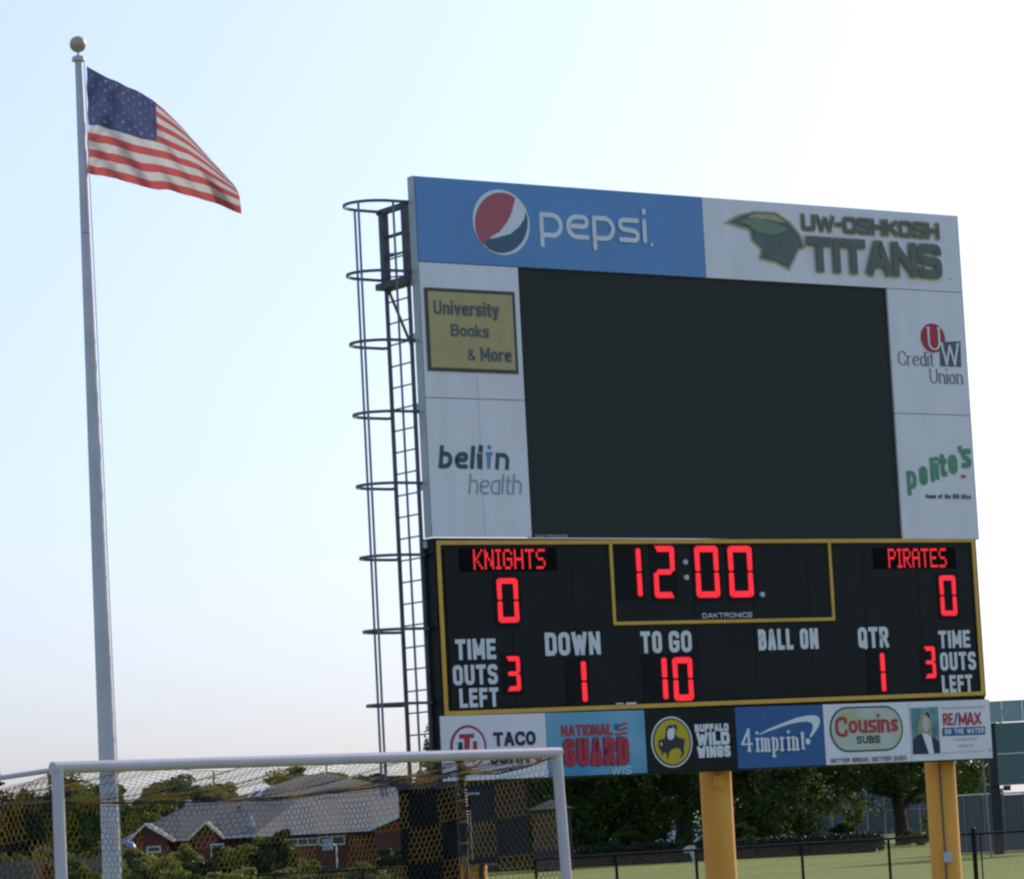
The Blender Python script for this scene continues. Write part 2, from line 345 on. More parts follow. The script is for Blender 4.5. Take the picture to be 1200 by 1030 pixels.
def glyph_strokes(d):
    out = []
    for st in d.split('|'):
        if not st.strip(): continue
        toks = st.split(); closed = toks[-1] == 'z'
        if closed: toks = toks[:-1]
        out.append(([(float(t.rstrip('!').split(',')[0]), float(t.rstrip('!').split(',')[1]), t.endswith('!')) for t in toks], closed))
    return out
def rounded(P, closed, r):
    k = len(P); out = []
    for i, (x, y, sh) in enumerate(P):
        if sh or (not closed and i in (0, k-1)): out.append((x, y)); continue
        a = P[(i-1) % k]; b = P[(i+1) % k]
        la = math.hypot(a[0]-x, a[1]-y); lb = math.hypot(b[0]-x, b[1]-y)
        ra = min(r, la*.5); rb = min(r, lb*.5); rr = min(ra, rb) if True else r
        p0 = (x+(a[0]-x)/la*rr, y+(a[1]-y)/la*rr); p2 = (x+(b[0]-x)/lb*rr, y+(b[1]-y)/lb*rr)
        for t in (0, .2, .4, .6, .8, 1):
            # conic arc: quarter-circle like
            w0, w1, w2 = (1-t)**2, 2*t*(1-t)*.7071, t*t; sm = w0+w1+w2
            out.append(((w0*p0[0]+w1*x+w2*p2[0])/sm, (w0*p0[1]+w1*y+w2*p2[1])/sm))
    return out
def text(D, s, TL, BR, sw=.2, m=0, gap=.1, rr=.5, shear=0, caps='s', thin=1.0, serif=False, px=True, asc=6, grow=0, rise=0):
    """sw = stroke width / cap height; box corners are given on the surveyed photo"""
    (u0, z1), (u1, z0) = (HB(*TL), HB(*BR)) if px else (TL, BR)
    H = z1-z0; S_ = sw*H; g = gap*H
    ws = [GL[c][0] for c in s]; tot = (u1-u0)-len(s)*S_-g*(len(s)-1)
    sx = tot/max(sum(ws), .1); sy = (H-S_)/asc; x = u0
    for c, wd in zip(s, ws):
        x0 = x+S_/2; y0 = z0+S_/2 + rise*(x-u0)
        bw = max(wd*sx, .01)
        for P, cl in glyph_strokes(GL[c][1]):
            Q = [(x0+p[0]*sx, y0+p[1]*sy, p[2]) for p in P]
            Rd = rounded(Q, cl, rr*min(bw if bw > .02 else H, H))
            if rise: Rd = [(a, b+rise*(a-x0)) for a, b in Rd]
            if serif:
                for e in ([0, -1] if not cl else []):
                    a = Rd[e]; b_ = Rd[1 if e == 0 else -2]
                    if abs(a[1]-b_[1]) > abs(a[0]-b_[0])*1.0 and abs(a[1]-b_[1]) > .25*H:
                        q = shear*(a[1]-y0)
                        D.stroke([(a[0]-S_*.95+q, a[1]), (a[0]+S_*.95+q, a[1])], S_*.4, S_*.4, m)
            # split at acute corners, then set each end's cap
            runs = []; cur = [Rd[0]]
            for i in range(1, len(Rd)):
                cur.append(Rd[i])
                if i < len(Rd)-1 and not cl:
                    d1 = (Rd[i][0]-Rd[i-1][0], Rd[i][1]-Rd[i-1][1]); d2 = (Rd[i+1][0]-Rd[i][0], Rd[i+1][1]-Rd[i][1])
                    if (d1[0]*d2[0]+d1[1]*d2[1]) < -.35*(math.hypot(*d1)*math.hypot(*d2)+1e-9): runs.append(cur); cur = [Rd[i]]
            runs.append(cur)
            for R_ in runs:
                if not cl and caps == 's':
                    R_ = list(R_)
                    for e, f in ((0, 1), (-1, -2)):
                        dx, dy = R_[e][0]-R_[f][0], R_[e][1]-R_[f][1]; l = math.hypot(dx, dy) or 1; dx /= l; dy /= l
                        yy = (R_[e][1]-y0-(rise*(R_[e][0]-x0)))/sy
                        if abs(dy) > .9: k_ = .5 if min(abs(yy-q) for q in (0, 4, 6, -2, 5.4)) < .12 else .08
                        elif abs(dx) > .9: k_ = .5*(thin*.5+.5)
                        else: k_ = .28
                        k_ *= (S_+grow)
                        if grow and k_ < grow*.5: k_ = grow*.5
                        R_[e] = (R_[e][0]+dx*k_, R_[e][1]+dy*k_)
                if shear: R_ = [(a+shear*(b-y0), b) for a, b in R_]
                D.stroke(R_, S_+grow, S_*thin+grow, m, cl, 'b' if caps == 's' else caps)
        x += wd*sx+S_+g
def lettering(s, TL, BR, mat, parent, name='lettering', n=.034, label=None, **k):
    D = Decal(n); text(D, s, TL, BR, **k); return D.build(name, [mat], parent, label)

# ---- soft drink banner
D = Decal(); D.ellipse(589.5, 260.5, 33.2, 38, 0)
def arc(cx, cy, rx, ry, a0, a1, k=20): return [(cx+rx*math.cos(math.radians(a0+(a1-a0)*i/k)), cy-ry*math.sin(math.radians(a0+(a1-a0)*i/k))) for i in range(k+1)]
D.poly(arc(589.5, 260.5, 30.4, 35, 48, 222, 24)[::-1][:0] + arc(588.5, 261, 30, 35, 55, 228, 26) + [(578, 277), (588, 271), (597, 259), (602, 248)], 1)
D.poly([(570, 281), (585, 278), (600, 274), (610, 266), (616, 257), (619, 246)] + arc(590, 261, 30.2, 35.2, 18, -132, 26), 2)
D.build('round_emblem', [WPRINT, PRED, PBLU], pepsi)
lettering('pepsi', (633, 249), (757, 288), WPRINT, pepsi, sw=.155*1.05, gap=.135, rr=.5, caps='r', asc=4.05) if False else None
D = Decal()
def xh(s, TL, BR, **k): text(D, s, TL, BR, asc=4, **k)
xh('pepsi', (633.5, 248.5), (759, 285.5), sw=.19, gap=.16, rr=.5, caps='r')
D.ellipse(763.5, 287, 1.6, 1.8)
D.build('lettering', [WPRINT], pepsi)
# ---- team banner
cv = lambda x, y: (840+x/4.138, 230+y/4.138)
D = Decal()
D.poly([cv(*p) for p in [(35, 130), (100, 92), (180, 72), (290, 78), (360, 125), (412, 190), (432, 252), (402, 265), (355, 362), (290, 327), (205, 308), (213, 260), (168, 215), (158, 168), (100, 150)]], 0)
D.poly([cv(*p) for p in [(60, 128), (110, 100), (180, 80), (285, 86), (350, 130), (400, 190), (420, 245), (393, 258), (350, 348), (292, 317), (215, 298), (223, 256), (178, 210), (165, 158), (110, 142)]], 1)
D.poly([cv(*p) for p in [(150, 100), (190, 87), (280, 90), (335, 128), (300, 125), (240, 112), (200, 115)]], 2)
D.poly([cv(*p) for p in [(178, 180), (240, 195), (232, 235), (262, 262), (232, 295), (218, 290), (225, 256), (184, 212)]], 3)
D.poly([cv(*p) for p in [(262, 262), (300, 275), (318, 235), (282, 205), (335, 180), (385, 200), (398, 240), (345, 335), (292, 312), (240, 296)]], 3)
D.poly([cv(*p) for p in [(110, 118), (185, 102), (300, 135), (345, 165), (280, 190), (200, 178), (165, 150)]], 4)
TG2 = ink('moss_print', (.22, .27, .18))
D.build('helmet_emblem', [TGOLD, GRN, TGOLD, ink('slate_green_print', (.12, .16, .15)), TG2], titans, 'green and gold warrior helmet emblem')
D = Decal()
for g, m in ((.04, 0), (0, 1)):
    text(D, 'UW-OSHKOSH', (939, 251.5), (1099, 280.5), sw=.20, gap=.11, rr=.12, m=m, grow=g)
    text(D, 'TITANS', (944, 277.5), (1102, 326.5), sw=.235, gap=.055, rr=.12, m=m, grow=g)
    D.k += 6
D.ellipse(1108, 328, 1, 1, 1)
D.build('lettering', [TGOLD, GRN], titans)
# ---- bookshop sign
u0, z1 = HB(498.5, 336); u1, z0 = HB(608.5, 437)
fr = slab('sign_frame', u0, u1, z0, z1, MUSTB, books, nf=.044, nb=.03, gap=0)
D = Decal(.048); D.poly([(u0+.05, z0+.05), (u1-.05, z0+.05), (u1-.05, z1-.05), (u0+.05, z1-.05)], px=False); D.build('sign_face', [MUST], books)
kb = dict(sw=.20, gap=.09, rr=.35, n=.052)
lettering('University', (508.5, 351), (585.5, 371), GRYP, books, **kb)
lettering('Books', (528.5, 378.5), (574, 395), GRYP, books, **kb)
lettering('&', (548, 408), (558, 422), GRYP, books, sw=.17, rr=.35, n=.052)
lettering('More', (563, 406), (600, 423.5), GRYP, books, **kb)
# ---- health panel
lettering('bel', (513.5, 520), (556, 548), TEAL, bellin, sw=.20, gap=.13, rr=.5, shear=.14)
D = Decal(); D.stroke([HB(563.5, 548), HB(563.5, 530)], .075, .075); D.stroke([HB(563.6, 528.9), HB(564.3, 520)], .075, .075)
D.poly([(559.5, 529), (563, 533), (563, 548), (560, 548)]); D.build('lettering', [TEAL], bellin)
D = Decal(); D.poly([(569, 528), (579, 528), (576, 534), (575, 548), (571.5, 548), (571, 534)]); D.ellipse(574, 522.5, 2.4, 2.6); D.build('figure_emblem', [SKYB], bellin)
D = Decal(); text(D, 'n', (580, 529), (597, 549), asc=4, sw=.27, rr=.45, shear=.12); D.build('lettering', [TEAL], bellin)
lettering('health', (548.5, 553), (611, 578), LTEAL, bellin, sw=.085, gap=.11, rr=.5, shear=.14)
# ---- credit union panel
D = Decal(); D.ellipse(1093, 395.3, 14.2, 17, 0); D.poly([(1100.5, 400), (1125, 399), (1126, 429), (1101.5, 428)], 1)
D.build('circle_and_square_emblem', [RED, GRYP], cred)
D = Decal(.042); text(D, 'U', (1085.5, 382), (1102, 410.5), sw=.11, thin=.45, serif=True, rr=.5); text(D, 'W', (1101, 400.5), (1124, 428), sw=.12, thin=.6, serif=True); D.build('lettering', [WPRINT], cred)
kc = dict(sw=.105, gap=.12, rr=.5, serif=True, thin=.55)
lettering('Credit', (1052, 410), (1094, 428.5), GRYP, cred, **kc)
lettering('Union', (1089, 431), (1128, 449.5), GRYP, cred, **kc)
# ---- pizza parlour panel
D = Decal()
for ch, a_, b_, asc_ in (('p', (1062, 550), (1075, 571.5), 4), ('o', (1076.5, 544.5), (1088, 567), 4), ('l', (1089, 534.5), (1093.2, 563), 6), ('i', (1094.5, 534), (1098.8, 560.5), 6), ('t', (1099.5, 530.5), (1110, 557), 5.4), ('o', (1110.5, 531), (1122.5, 554), 4), ('s', (1125.5, 524), (1138.5, 547), 4)):
    text(D, ch, a_, b_, asc=asc_, sw=(6.3/abs(b_[1]-a_[1])), rr=.5)
D.poly([(1122, 521), (1127, 521), (1125, 529), (1123, 529)])
D.build('lettering', [GREENP], poli, 'green slanted lettering')
D = Decal(.045); D.poly([(1126, 555), (1131, 555.5), (1131, 558.5), (1126, 558)], 0); D.build('red_mark', [RED], poli)
lettering('Home of the BIG Slice', (1085, 577), (1137, 583), BLK, poli, sw=.22, gap=.12, rr=.3)

for pn, a_, b_ in ((bellin, (562, 467), (568, 626)), (books, (560, 440), (561, 464))):
    D = Decal(.0305); u_ = (HB(*a_)[0]+HB(*b_)[0])/2; D.stroke([(u_, HB(*a_)[1]), (u_, HB(*b_)[1])], .005, .005); D.build('sheet_seam', [LTEAL], pn)
TILT = .0065
# ---- gold outlines
def ringstrip(u0, u1, z0, z1, r, wd, name, parent, n=.02):
    D = Decal(n)
    P = rounded([(u0, z0, False), (u0, z1, False), (u1, z1, False), (u1, z0, False)], True, r)
    b0 = MB(); k = len(P)
    inn = rounded([(u0+wd, z0+wd, False), (u0+wd, z1-wd, False), (u1-wd, z1-wd, False), (u1-wd, z0+wd, False)], True, max(r-wd*.5, .02))
    V = [(a, -n, b) for a, b in P]+[(a, -n, b) for a, b in inn]+[(a, -n+.02, b) for a, b in P]+[(a, -n+.02, b) for a, b in inn]
    Fs = []
    for i in range(k):
        j = (i+1) % k; Fs += [(i, j, k+j, k+i), (2*k+i, i, j, 2*k+j)[::1], (k+i, k+j, 3*k+j, 3*k+i)]
    return MB().add(V, Fs).build(name, [GOLD], parent)
ringstrip(ul-.02, ur+.02, zl0-.0, zst+.02, .02, .060, 'gold_border', stat, n=.026)
cu0, cz1 = HB(714.5, 637); cu1, cz0 = HB(979.5, 725.5)
ringstrip(cu0, cu1, cz0, zst+.015, .02, .048, 'gold_border', stat, n=.032)

# ---- dot matrix names
DOT = {'K': '10001 10010 10100 11000 10100 10010 10001', 'N': '10001 11001 11001 10101 10011 10011 10001', 'I': '111 010 010 010 010 010 111', 'G': '01110 10001 10000 10111 10001 10001 01110',
 'H': '10001 10001 10001 11111 10001 10001 10001', 'T': '11111 00100 00100 00100 00100 00100 00100', 'S': '01111 10000 10000 01110 00001 00001 11110', 'P': '11110 10001 10001 11110 10000 10000 10000',
 'R': '11110 10001 10001 11110 10100 10010 10001', 'A': '01110 10001 10001 11111 10001 10001 10001', 'E': '11111 10000 10000 11110 10000 10000 11111'}
def matrix(s, TL, BR, wTL, wBR, label):
    (a, b), (c, d) = HB(*wTL), HB(*wBR)
    win = slab('message_window', a, c, d, b, MATRIX, stat, nf=.018, nb=.012, gap=0, label=label)
    (u0, z1), (u1, z0) = HB(*TL), HB(*BR)
    cols_ = sum(len(DOT[ch].split()[0]) for ch in s)+len(s)-1; px_ = (u1-u0)/cols_; pz = (z1-z0)/7
    V = []; Fs = []; x = u0
    for ch in s:
        rows = DOT[ch].split()
        for r, row in enumerate(rows):
            for q, bit in enumerate(row):
                if bit == '1':
                    cx, cz = x+(q+.5)*px_, z1-(r+.5)*pz; b_ = len(V)
                    V += [(cx+.58*px_*math.cos(t*math.pi/3), -.022-.001*((r+q) % 2), cz+.55*pz*math.sin(t*math.pi/3)) for t in range(6)]; Fs.append(tuple(range(b_, b_+6)))
        x += (len(rows[0])+1)*px_
    o = link('led_lettering', meshd('led_lettering', V, Fs, [LEDM]), win); o['kind'] = 'stuff'
matrix('KNIGHTS', (554.5, 642), (640, 665), (538, 641), (654, 667), 'dark message window reading KNIGHTS in red')
matrix('PIRATES', (1041, 641), (1110.5, 663), (1024, 640), (1122, 664), 'dark message window reading PIRATES in red')
# ---- seven segment digits
SEG = {'0': 'abcdef', '1': 'bc', '2': 'abged', '3': 'abgcd'}
DIG = pm('digit_window', (.008, .009, .011), .6, var=.2, spec=.15)
def digit(ch, TL, BR, th=.165):
    (u0, z1), (u1, z0) = HB(*TL), HB(*BR); W_ = u1-u0; H_ = z1-z0; t = th*W_ if ch != '1' else th*W_; g = .012
    dg = slab('digit', u0-.05, u1+.05, z0-.05, z1+.05, DIG, stat, nf=.017, nb=.012, gap=0, label='red lit digit reading '+ch)
    zm = (z0+z1)/2; g = .011; h = t/2
    L, R_ = u0+h, u1-h; T, B_ = z1-h, z0+h; e = .004
    def bar(pts):
        if sum(pts[i][0]*pts[(i+1) % len(pts)][1]-pts[(i+1) % len(pts)][0]*pts[i][1] for i in range(len(pts))) < 0: pts = pts[::-1]
        k = len(pts); V = [(a, -.028, b) for a, b in pts]+[(a, -.018, b) for a, b in pts]
        MB().add(V, [tuple(range(k))]+[(i, (i+1) % k, k+(i+1) % k, k+i) for i in range(k)]).build('segment', [LED], dg)
    def vert(x, side, zi, zo):
        q = 1 if zo > zi else -1; join = ch != '1'
        P = [(x-h*.9, zi+q*h*.3), (x-h*.4, zi), (x+h*.4, zi), (x+h*.9, zi+q*h*.3)]
        top = [(x+side*h, zo), (x+side*h*.35, zo+q*h*.85), (x-side*h*.9, zo-q*h*.95)] if join else [(x+side*h*.9, zo+q*h*.6), (x+side*h*.4, zo+q*h), (x-side*h*.4, zo+q*h), (x-side*h*.9, zo+q*h*.6)]
        if side < 0: P = P[::-1]
        bar(P+top)
    def hor(z, q):
        if q == 0: bar([(L+h*.2, z), (L+h, z+h*.9), (R_-h*.9, z+h*.9), (R_-h*.2, z), (R_-h*.9, z-h*.9), (L+h, z-h*.9)])
        else: bar([(L+h*.2-e*3, z+q*h), (R_-h*.2+e*3, z+q*h), (R_-h*1.05, z-q*h), (L+h*1.05, z-q*h)])
    for sg in SEG[ch]:
        if sg == 'a': hor(T, 1)
        if sg == 'd': hor(B_, -1)
        if sg == 'g': hor(zm, 0)
        if sg == 'b': vert(R_, 1, zm+g, T)
        if sg == 'c': vert(R_, 1, zm-g, B_)
        if sg == 'f': vert(L, -1, zm+g, T)
        if sg == 'e': vert(L, -1, zm-g, B_)
digit('1', (725, 641), (754, 697), .225); digit('2', (765, 638), (793.5, 699), .225); digit('0', (814, 638), (845, 698.5), .21); digit('0', (853, 638), (884.5, 698), .21)
digit('0', (582, 676), (609, 728), .225); digit('0', (1101, 672.5), (1123, 719.5), .24)
digit('3', (591, 768), (610.5, 808.5), .27); digit('1', (666, 774), (689, 821), .30); digit('1', (756, 770), (784, 818), .25); digit('0', (788, 769), (814, 819.5), .25)
digit('1', (1019, 764), (1040, 808.5), .30); digit('3', (1082, 756), (1098.5, 793), .28)
for k_, (a, b) in enumerate([(803.3, 657), (804.6, 675), (893.5, 695)]):
    u, z = HB(a, b); MB().tube([(u, -.012, z), (u, -.05, z)], .038, 12).build('bulb', [BULB], stat)
# ---- captions
kw = dict(sw=.21, gap=.10, rr=.38, n=.016)
def cap(s, TL, BR, **k):
    q = dict(kw); q.update(k); lettering(s, TL, BR, WLET, stat, name='caption', **q)
cap('TIME', (533, 748), (581.5, 771)); cap('OUTS', (530, 778.5), (583.5, 800.5)); cap('LEFT', (537.5, 806), (584.5, 827))
cap('TIME', (1100.5, 737.5), (1138.5, 757)); cap('OUTS', (1102.5, 763), (1145.5, 783)); cap('LEFT', (1104.6, 790), (1141.5, 809))
cap('DOWN', (638.5, 740), (704.5, 765.5)); cap('TO', (751, 738.5), (777, 763.6)); cap('GO', (784, 738), (812, 762.5)); cap('BALL', (889, 736), (931, 759.5)); cap('ON', (938, 735), (960.5, 758.5)); cap('QTR', (1006, 733.5), (1043, 757))
cap('DAKTRONICS', (824, 717), (882, 721.6), sw=.17, gap=.2)
TILT_, TILT = TILT, 0.0
D = Decal(-.002); text(D, 'DAKTRONICS', (629, 624.5), (666, 628.5), sw=.2, gap=.2); D.build('maker_lettering', [LGRY], vid); TILT = TILT_
D = Decal(.016); D.poly([(722, 823), (731, 822.5), (731, 824), (722, 824.5)]); D.poly([(734, 822.3), (746, 821.8), (746, 824), (734, 824.5)]); D.build('small_label', [WLET], stat)

settle(stat, TILT)
TILT = 0.0
# ---- sponsor row
pz1 = zl0-.03
us = [0.0] + [U(x, y) for x, y in ((640.5, 875), (757, 870), (863, 865), (966.5, 860), (1067.5, 857))] + [BW]
zr = V_(840, 902)
names = [('white taco restaurant advertisement', WHITEP), ('light blue military recruiting advertisement', NG), ('black chicken wing restaurant advertisement', BLACKP), ('royal blue printing company advertisement', RBLUE), ('white sandwich shop advertisement', WHITEP), ('white estate agent advertisement with portrait', WHITEP)]
ads = [slab('advertising_panel', us[i], us[i+1], zr, pz1, names[i][1], board, nf=.03, label=names[i][0]) for i in range(6)]
slab('underside_strip', 0, BW, ZB, zr-.003, pm('dark_purple_underside', (.02, .015, .03), .5), board, nf=.02, nb=-.02)  # dark strip stands for the board's underside seen from below
taco, ng, bww, fip, cous, rem = ads
# taco
D = Decal(); D.ellipse(547.5, 875, 21.5, 26, 0); D.k += 2; D.ellipse(547.5, 875, 18.6, 22.8, 1); D.k += 2
ct = lambda x, y: (510+x/8.889, 835+y/8.894)
D.poly([ct(*p) for p in [(232, 222), (388, 212), (390, 258), (345, 262), (340, 400), (285, 405), (285, 268), (235, 270)]], 0)
D.poly([ct(*p) for p in [(222, 305), (265, 303), (272, 480), (240, 520), (200, 480), (225, 470)]], 2)
D.poly([ct(*p) for p in [(378, 295), (418, 292), (425, 470), (378, 525), (345, 475), (380, 465)]], 0)
D.build('round_emblem', [RED, WPRINT, NAVY], taco)
lettering('TACO', (576.5, 857.5), (627, 872.5), NAVY, taco, sw=.25, gap=.08, rr=.5)
lettering("JOHN'", (573, 879.5), (624, 894), NAVY, taco, sw=.25, gap=.08, rr=.5); lettering('S', (626, 878.5), (635, 892), RED, taco, sw=.25, rr=.5)
# guard
D = Decal(); 
text(D, 'NATIONAL', (656.5, 849), (717.5, 860.5), sw=.22, gap=.07, rr=.3); D.build('lettering', [RED], ng)
D = Decal(); text(D, 'GUARD', (659, 865.5), (737, 895), sw=.24, gap=.07, rr=.35, grow=.016); D.k += 3; text(D, 'GUARD', (659, 865.5), (737, 895), sw=.24, gap=.07, rr=.35, m=1); D.build('lettering', [NAVY, RED], ng)
D = Decal(); cn = lambda x, y: (640+x/10, 830+y/10)
D.poly([cn(790, 180), cn(850, 172), cn(850, 240), cn(793, 246)], 0)
for i in range(3):
    y = 172+i*55; P = [cn(845-i*20+k*(100+i*20)/8, y+12+10*math.sin(k/8*6.28)-k*1.0) for k in range(9)]
    D.stroke([HB(*p) for p in P], .03, .03, 1)
D.build('waving_flag_emblem', [RBLUE, RED], ng)
lettering('WIS', (715, 898), (740, 906.5), pm('pale_print', (.5, .6, .68), .5), ng, sw=.22, gap=.12)
# wings
D = Decal(); D.ellipse(787, 868.8, 24.3, 30.2, 0); D.k += 1; D.ellipse(787, 868.8, 22.6, 28.3, 1); D.k += 1; D.ellipse(787, 868.8, 21, 26.5, 2); D.k += 1
cw = lambda x, y: (755+x/10.91, 830+y/10.91)
D.poly([cw(*p) for p in [(170, 410), (200, 390), (245, 385), (262, 345), (268, 260), (300, 210), (405, 200), (415, 245), (395, 290), (400, 345), (440, 370), (505, 380), (510, 440), (495, 490), (505, 550), (485, 600), (450, 628), (442, 615), (470, 580), (465, 540), (440, 505), (400, 500), (345, 520), (310, 560), (300, 630), (280, 635), (282, 580), (262, 560), (235, 555), (230, 595), (215, 590), (210, 545), (180, 500)]], 1)
D.poly([cw(*p) for p in [(285, 290), (310, 245), (340, 250), (370, 225), (365, 260), (395, 255), (375, 290), (390, 310), (370, 330), (375, 360), (345, 395), (300, 390), (285, 350)]], 0)
D.poly([cw(*p) for p in [(195, 440), (212, 420), (220, 470), (205, 475)]], 0)
D.build('round_buffalo_emblem', [WPRINT, BLK, BYEL], bww, 'yellow disc with a black and white buffalo')
for s, a, b in (('BUFFALO', (813.5, 848), (853.5, 855.5)), ('WILD', (815.5, 857.5), (855, 871.5)), ('WINGS', (816.5, 874), (856, 886))):
    lettering(s, a, b, WPRINT, bww, sw=.30, gap=.06, rr=.2)
# printing company
cf = lambda x, y: (860+x/10.91, 825+y/10.91)
D = Decal(); D.poly([cf(*p) for p in [(318, 378), (450, 305), (620, 235), (800, 165), (930, 137), (1030, 132), (1090, 155), (1105, 210), (1085, 280), (1040, 350), (990, 415), (968, 405), (1005, 320), (1015, 265), (990, 225), (930, 212), (840, 220), (700, 250), (540, 305), (400, 355), (330, 385)]])
D.ellipse(*cf(948, 468), 2.9, 3.6); D.build('swoosh_emblem', [WPRINT], fip)
D = Decal(); text(D, '4', cf(78, 305), cf(250, 605), sw=.13, thin=.6, serif=True)
text(D, 'imprint', cf(275, 345), cf(905, 585), sw=.155, thin=.45, serif=True, gap=.13, rr=.5); D.build('lettering', [WPRINT], fip)
# sandwich shop
cc = lambda x, y: (960+x/10.91, 820+y/10.91)
def oval(D, x0, y0, x1, y1, m):
    a = HB(*cc(x0, y0)); b = HB(*cc(x1, y1)); u0, z1 = a; u1, z0 = b
    r = (z1-z0)/2; D.poly(rounded([(u0, z0, False), (u1, z0, False), (u1, z1, False), (u0, z1, False)], True, r*.999), m, px=False)
D = Decal(); oval(D, 118, 85, 1097, 632, 0); D.k += 2; oval(D, 140, 108, 1075, 610, 1)
CR2 = pm('cream_to_green_print', (.60, .60, .56), .5, c2=(.42, .50, .20), scale=2.2, det=1)
D.build('oval_emblem', [ink('deep_teal_print', (.02, .10, .11)), CR2], cous)
D = Decal(.042); text(D, 'C', cc(195, 205), cc(370, 468), sw=.2, rr=.5, thin=.85); text(D, 'ousin', cc(368, 185), cc(905, 405), sw=.2, gap=.06, rr=.5, thin=.8); text(D, 's', cc(912, 235), cc(1008, 390), asc=4, sw=.28, rr=.5)
D.build('lettering', [RED], cous)
D = Decal(.042); text(D, 'SUBS', cc(478, 455), cc(782, 540), sw=.22, gap=.12, rr=.45); D.build('lettering', [NAVY], cous)
lettering('BETTER BREAD. BETTER SUBS.', (974, 888.3), (1063, 889.6), GRYP, cous, sw=.22, gap=.16, rr=.3)
# estate agent
cr = lambda x, y: (1060+x/10.91, 815+y/10.91)
D = Decal(); Pq = lambda L, m: D.poly([cr(*p) for p in L], m)
Pq([(78, 150), (432, 130), (465, 728), (120, 745)], 0)
Pq([(180, 540), (178, 400), (200, 260), (240, 188), (300, 180), (340, 230), (352, 340), (360, 500), (345, 560)], 1)
Pq([(115, 740), (110, 555), (170, 500), (225, 470), (320, 735)], 2); Pq([(380, 730), (345, 520), (395, 530), (455, 590), (463, 728)], 2)
Pq([(225, 470), (300, 480), (345, 520), (382, 730), (318, 738)], 3)
Pq([(222, 320), (240, 255), (285, 240), (320, 290), (318, 380), (290, 455), (255, 450), (228, 400)], 4)
Pq([(225, 345), (262, 330), (262, 350), (225, 362)], 5) if False else None
Pq([(265, 215), (290, 195), (320, 230), (325, 285), (303, 262), (280, 240)], 5)
D.build('portrait_print', [PORB, HAIR, NAVY, WPRINT, SKIN, BLK], rem, 'portrait of a person with long fair hair in a dark blazer')
D = Decal(); text(D, 'RE', cr(492, 215), cr(632, 368), sw=.19, gap=.05, rr=.35); text(D, '/', cr(630, 208), cr(690, 366), sw=.16, m=1); text(D, 'MAX', cr(690, 205), cr(990, 360), sw=.18, gap=.02, rr=.2); D.build('lettering', [RED, RBLUE], rem)
D = Decal(); Pq([(488, 402), (1038, 380), (1040, 485), (492, 508)], 0); D.build('blue_bar', [RBLUE], rem)
D = Decal(.04); text(D, 'ON THE WATER', cr(515, 418), cr(1015, 465), sw=.22, gap=.15, rr=.4); D.build('lettering', [WPRINT], rem)
D = Decal()
for (x0, x1, y, s_) in ((480, 1030, 150, .022), (635, 935, 550, .022), (690, 880, 632, .022), (480, 580, 722, .012), (610, 1010, 712, .012)):
    xx = x0
    while xx < x1:
        l = random.uniform(25, 70); a, b = HB(*cr(xx, y-(xx-x0)*.04)), HB(*cr(min(x1, xx+l), y-(xx-x0)*.04)); D.stroke([a, b], s_, s_); xx += l+14
Pq([(1062, 665), (1090, 663), (1090, 705), (1062, 707)], 0)
D.build('fine_print', [LGRY], rem)['kind'] = 'stuff'

# ---- columns
def column(px, ptop, nb=.48, zt=ZB+.35, z0=0):
    # column axis lies nb metres behind the face
    d = ray(px, ptop); nrm = Vector((math.sin(BYAW), -math.cos(BYAW), 0)); O = Vector((BX, BY, 0)) - nrm*nb
    t = (O-Vector((0, 0, CAM_H))).dot(nrm)/d.dot(nrm); P = Vector((0, 0, CAM_H))+d*t
    u = (P-Vector((BX, BY, 0))).dot(Vector((math.cos(BYAW), math.sin(BYAW), 0)))
    m = MB(); m.tube([(u, nb, z0), (u, nb, zt+3)], .232, 28); o = m.build('column', [YEL], board, smooth=False)
    for f in o.data.polygons: f.use_smooth = len(f.vertices) == 4
    MB().box(u-.34, u+.34, nb-.34, nb+.34, .0, .03).build('base_plate', [DARKST], o)
    return u, o
u1_, c1 = column(838.5, 912); u2_, c2_ = column(1101.5, 900); u3_, c3 = column(551, 1010)
# conduit and junction box on right column
d_ = Vector((u2_-.02, .48, 0))
MB().tube([(u2_-.17, .48-.185, .2), (u2_-.17, .48-.185, ZB+.1)], .014, 8).build('conduit', [GREYST], c2_)
MB().box(u2_-.21, u2_-.10, .48-.27, .48-.19, .72, .88).build('junction_box', [ALU], c2_)
MB().box(u1_-.20, u1_-.09, .48-.30, .48-.2, ZB-.22, ZB-.06).build('bracket', [YEL], c1)
# equipment cabinet on the left column
def bx(px, py, nb):
    d = ray(px, py); nrm = Vector((math.sin(BYAW), -math.cos(BYAW), 0)); O = Vector((BX, BY, 0)) - nrm*nb
    t = (O-Vector((0, 0, CAM_H))).dot(nrm)/d.dot(nrm); P = Vector((0, 0, CAM_H))+d*t
    return (P-Vector((BX, BY, 0))).dot(Vector((math.cos(BYAW), math.sin(BYAW), 0))), P.z
a, zt_ = bx(529, 928, .1); b, zb_ = bx(622, 1008, .1)
CAB = pm('charcoal_cabinet', (.009, .011, .015), .5, var=.15, scale=2, spec=.25)
cb = MB().box(a, b, .1, .24, zb_, ZB-.003).build('equipment_cabinet', [CAB], board); cb['label'] = 'charcoal equipment cabinet under the left end of the scoreboard'
um = a+(b-a)*.22
MB().box(a+.02, um-.008, .08, .1-.002, zb_+.03, ZB-.12).build('cabinet_door', [CAB], cb); MB().box(um+.008, b-.02, .08, .1-.002, zb_+.03, ZB-.12).build('cabinet_door', [CAB], cb)
MB().box(um-.007, um+.007, .075, .09, zb_+.05, zb_+.75).build('hinge', [ALU], cb)
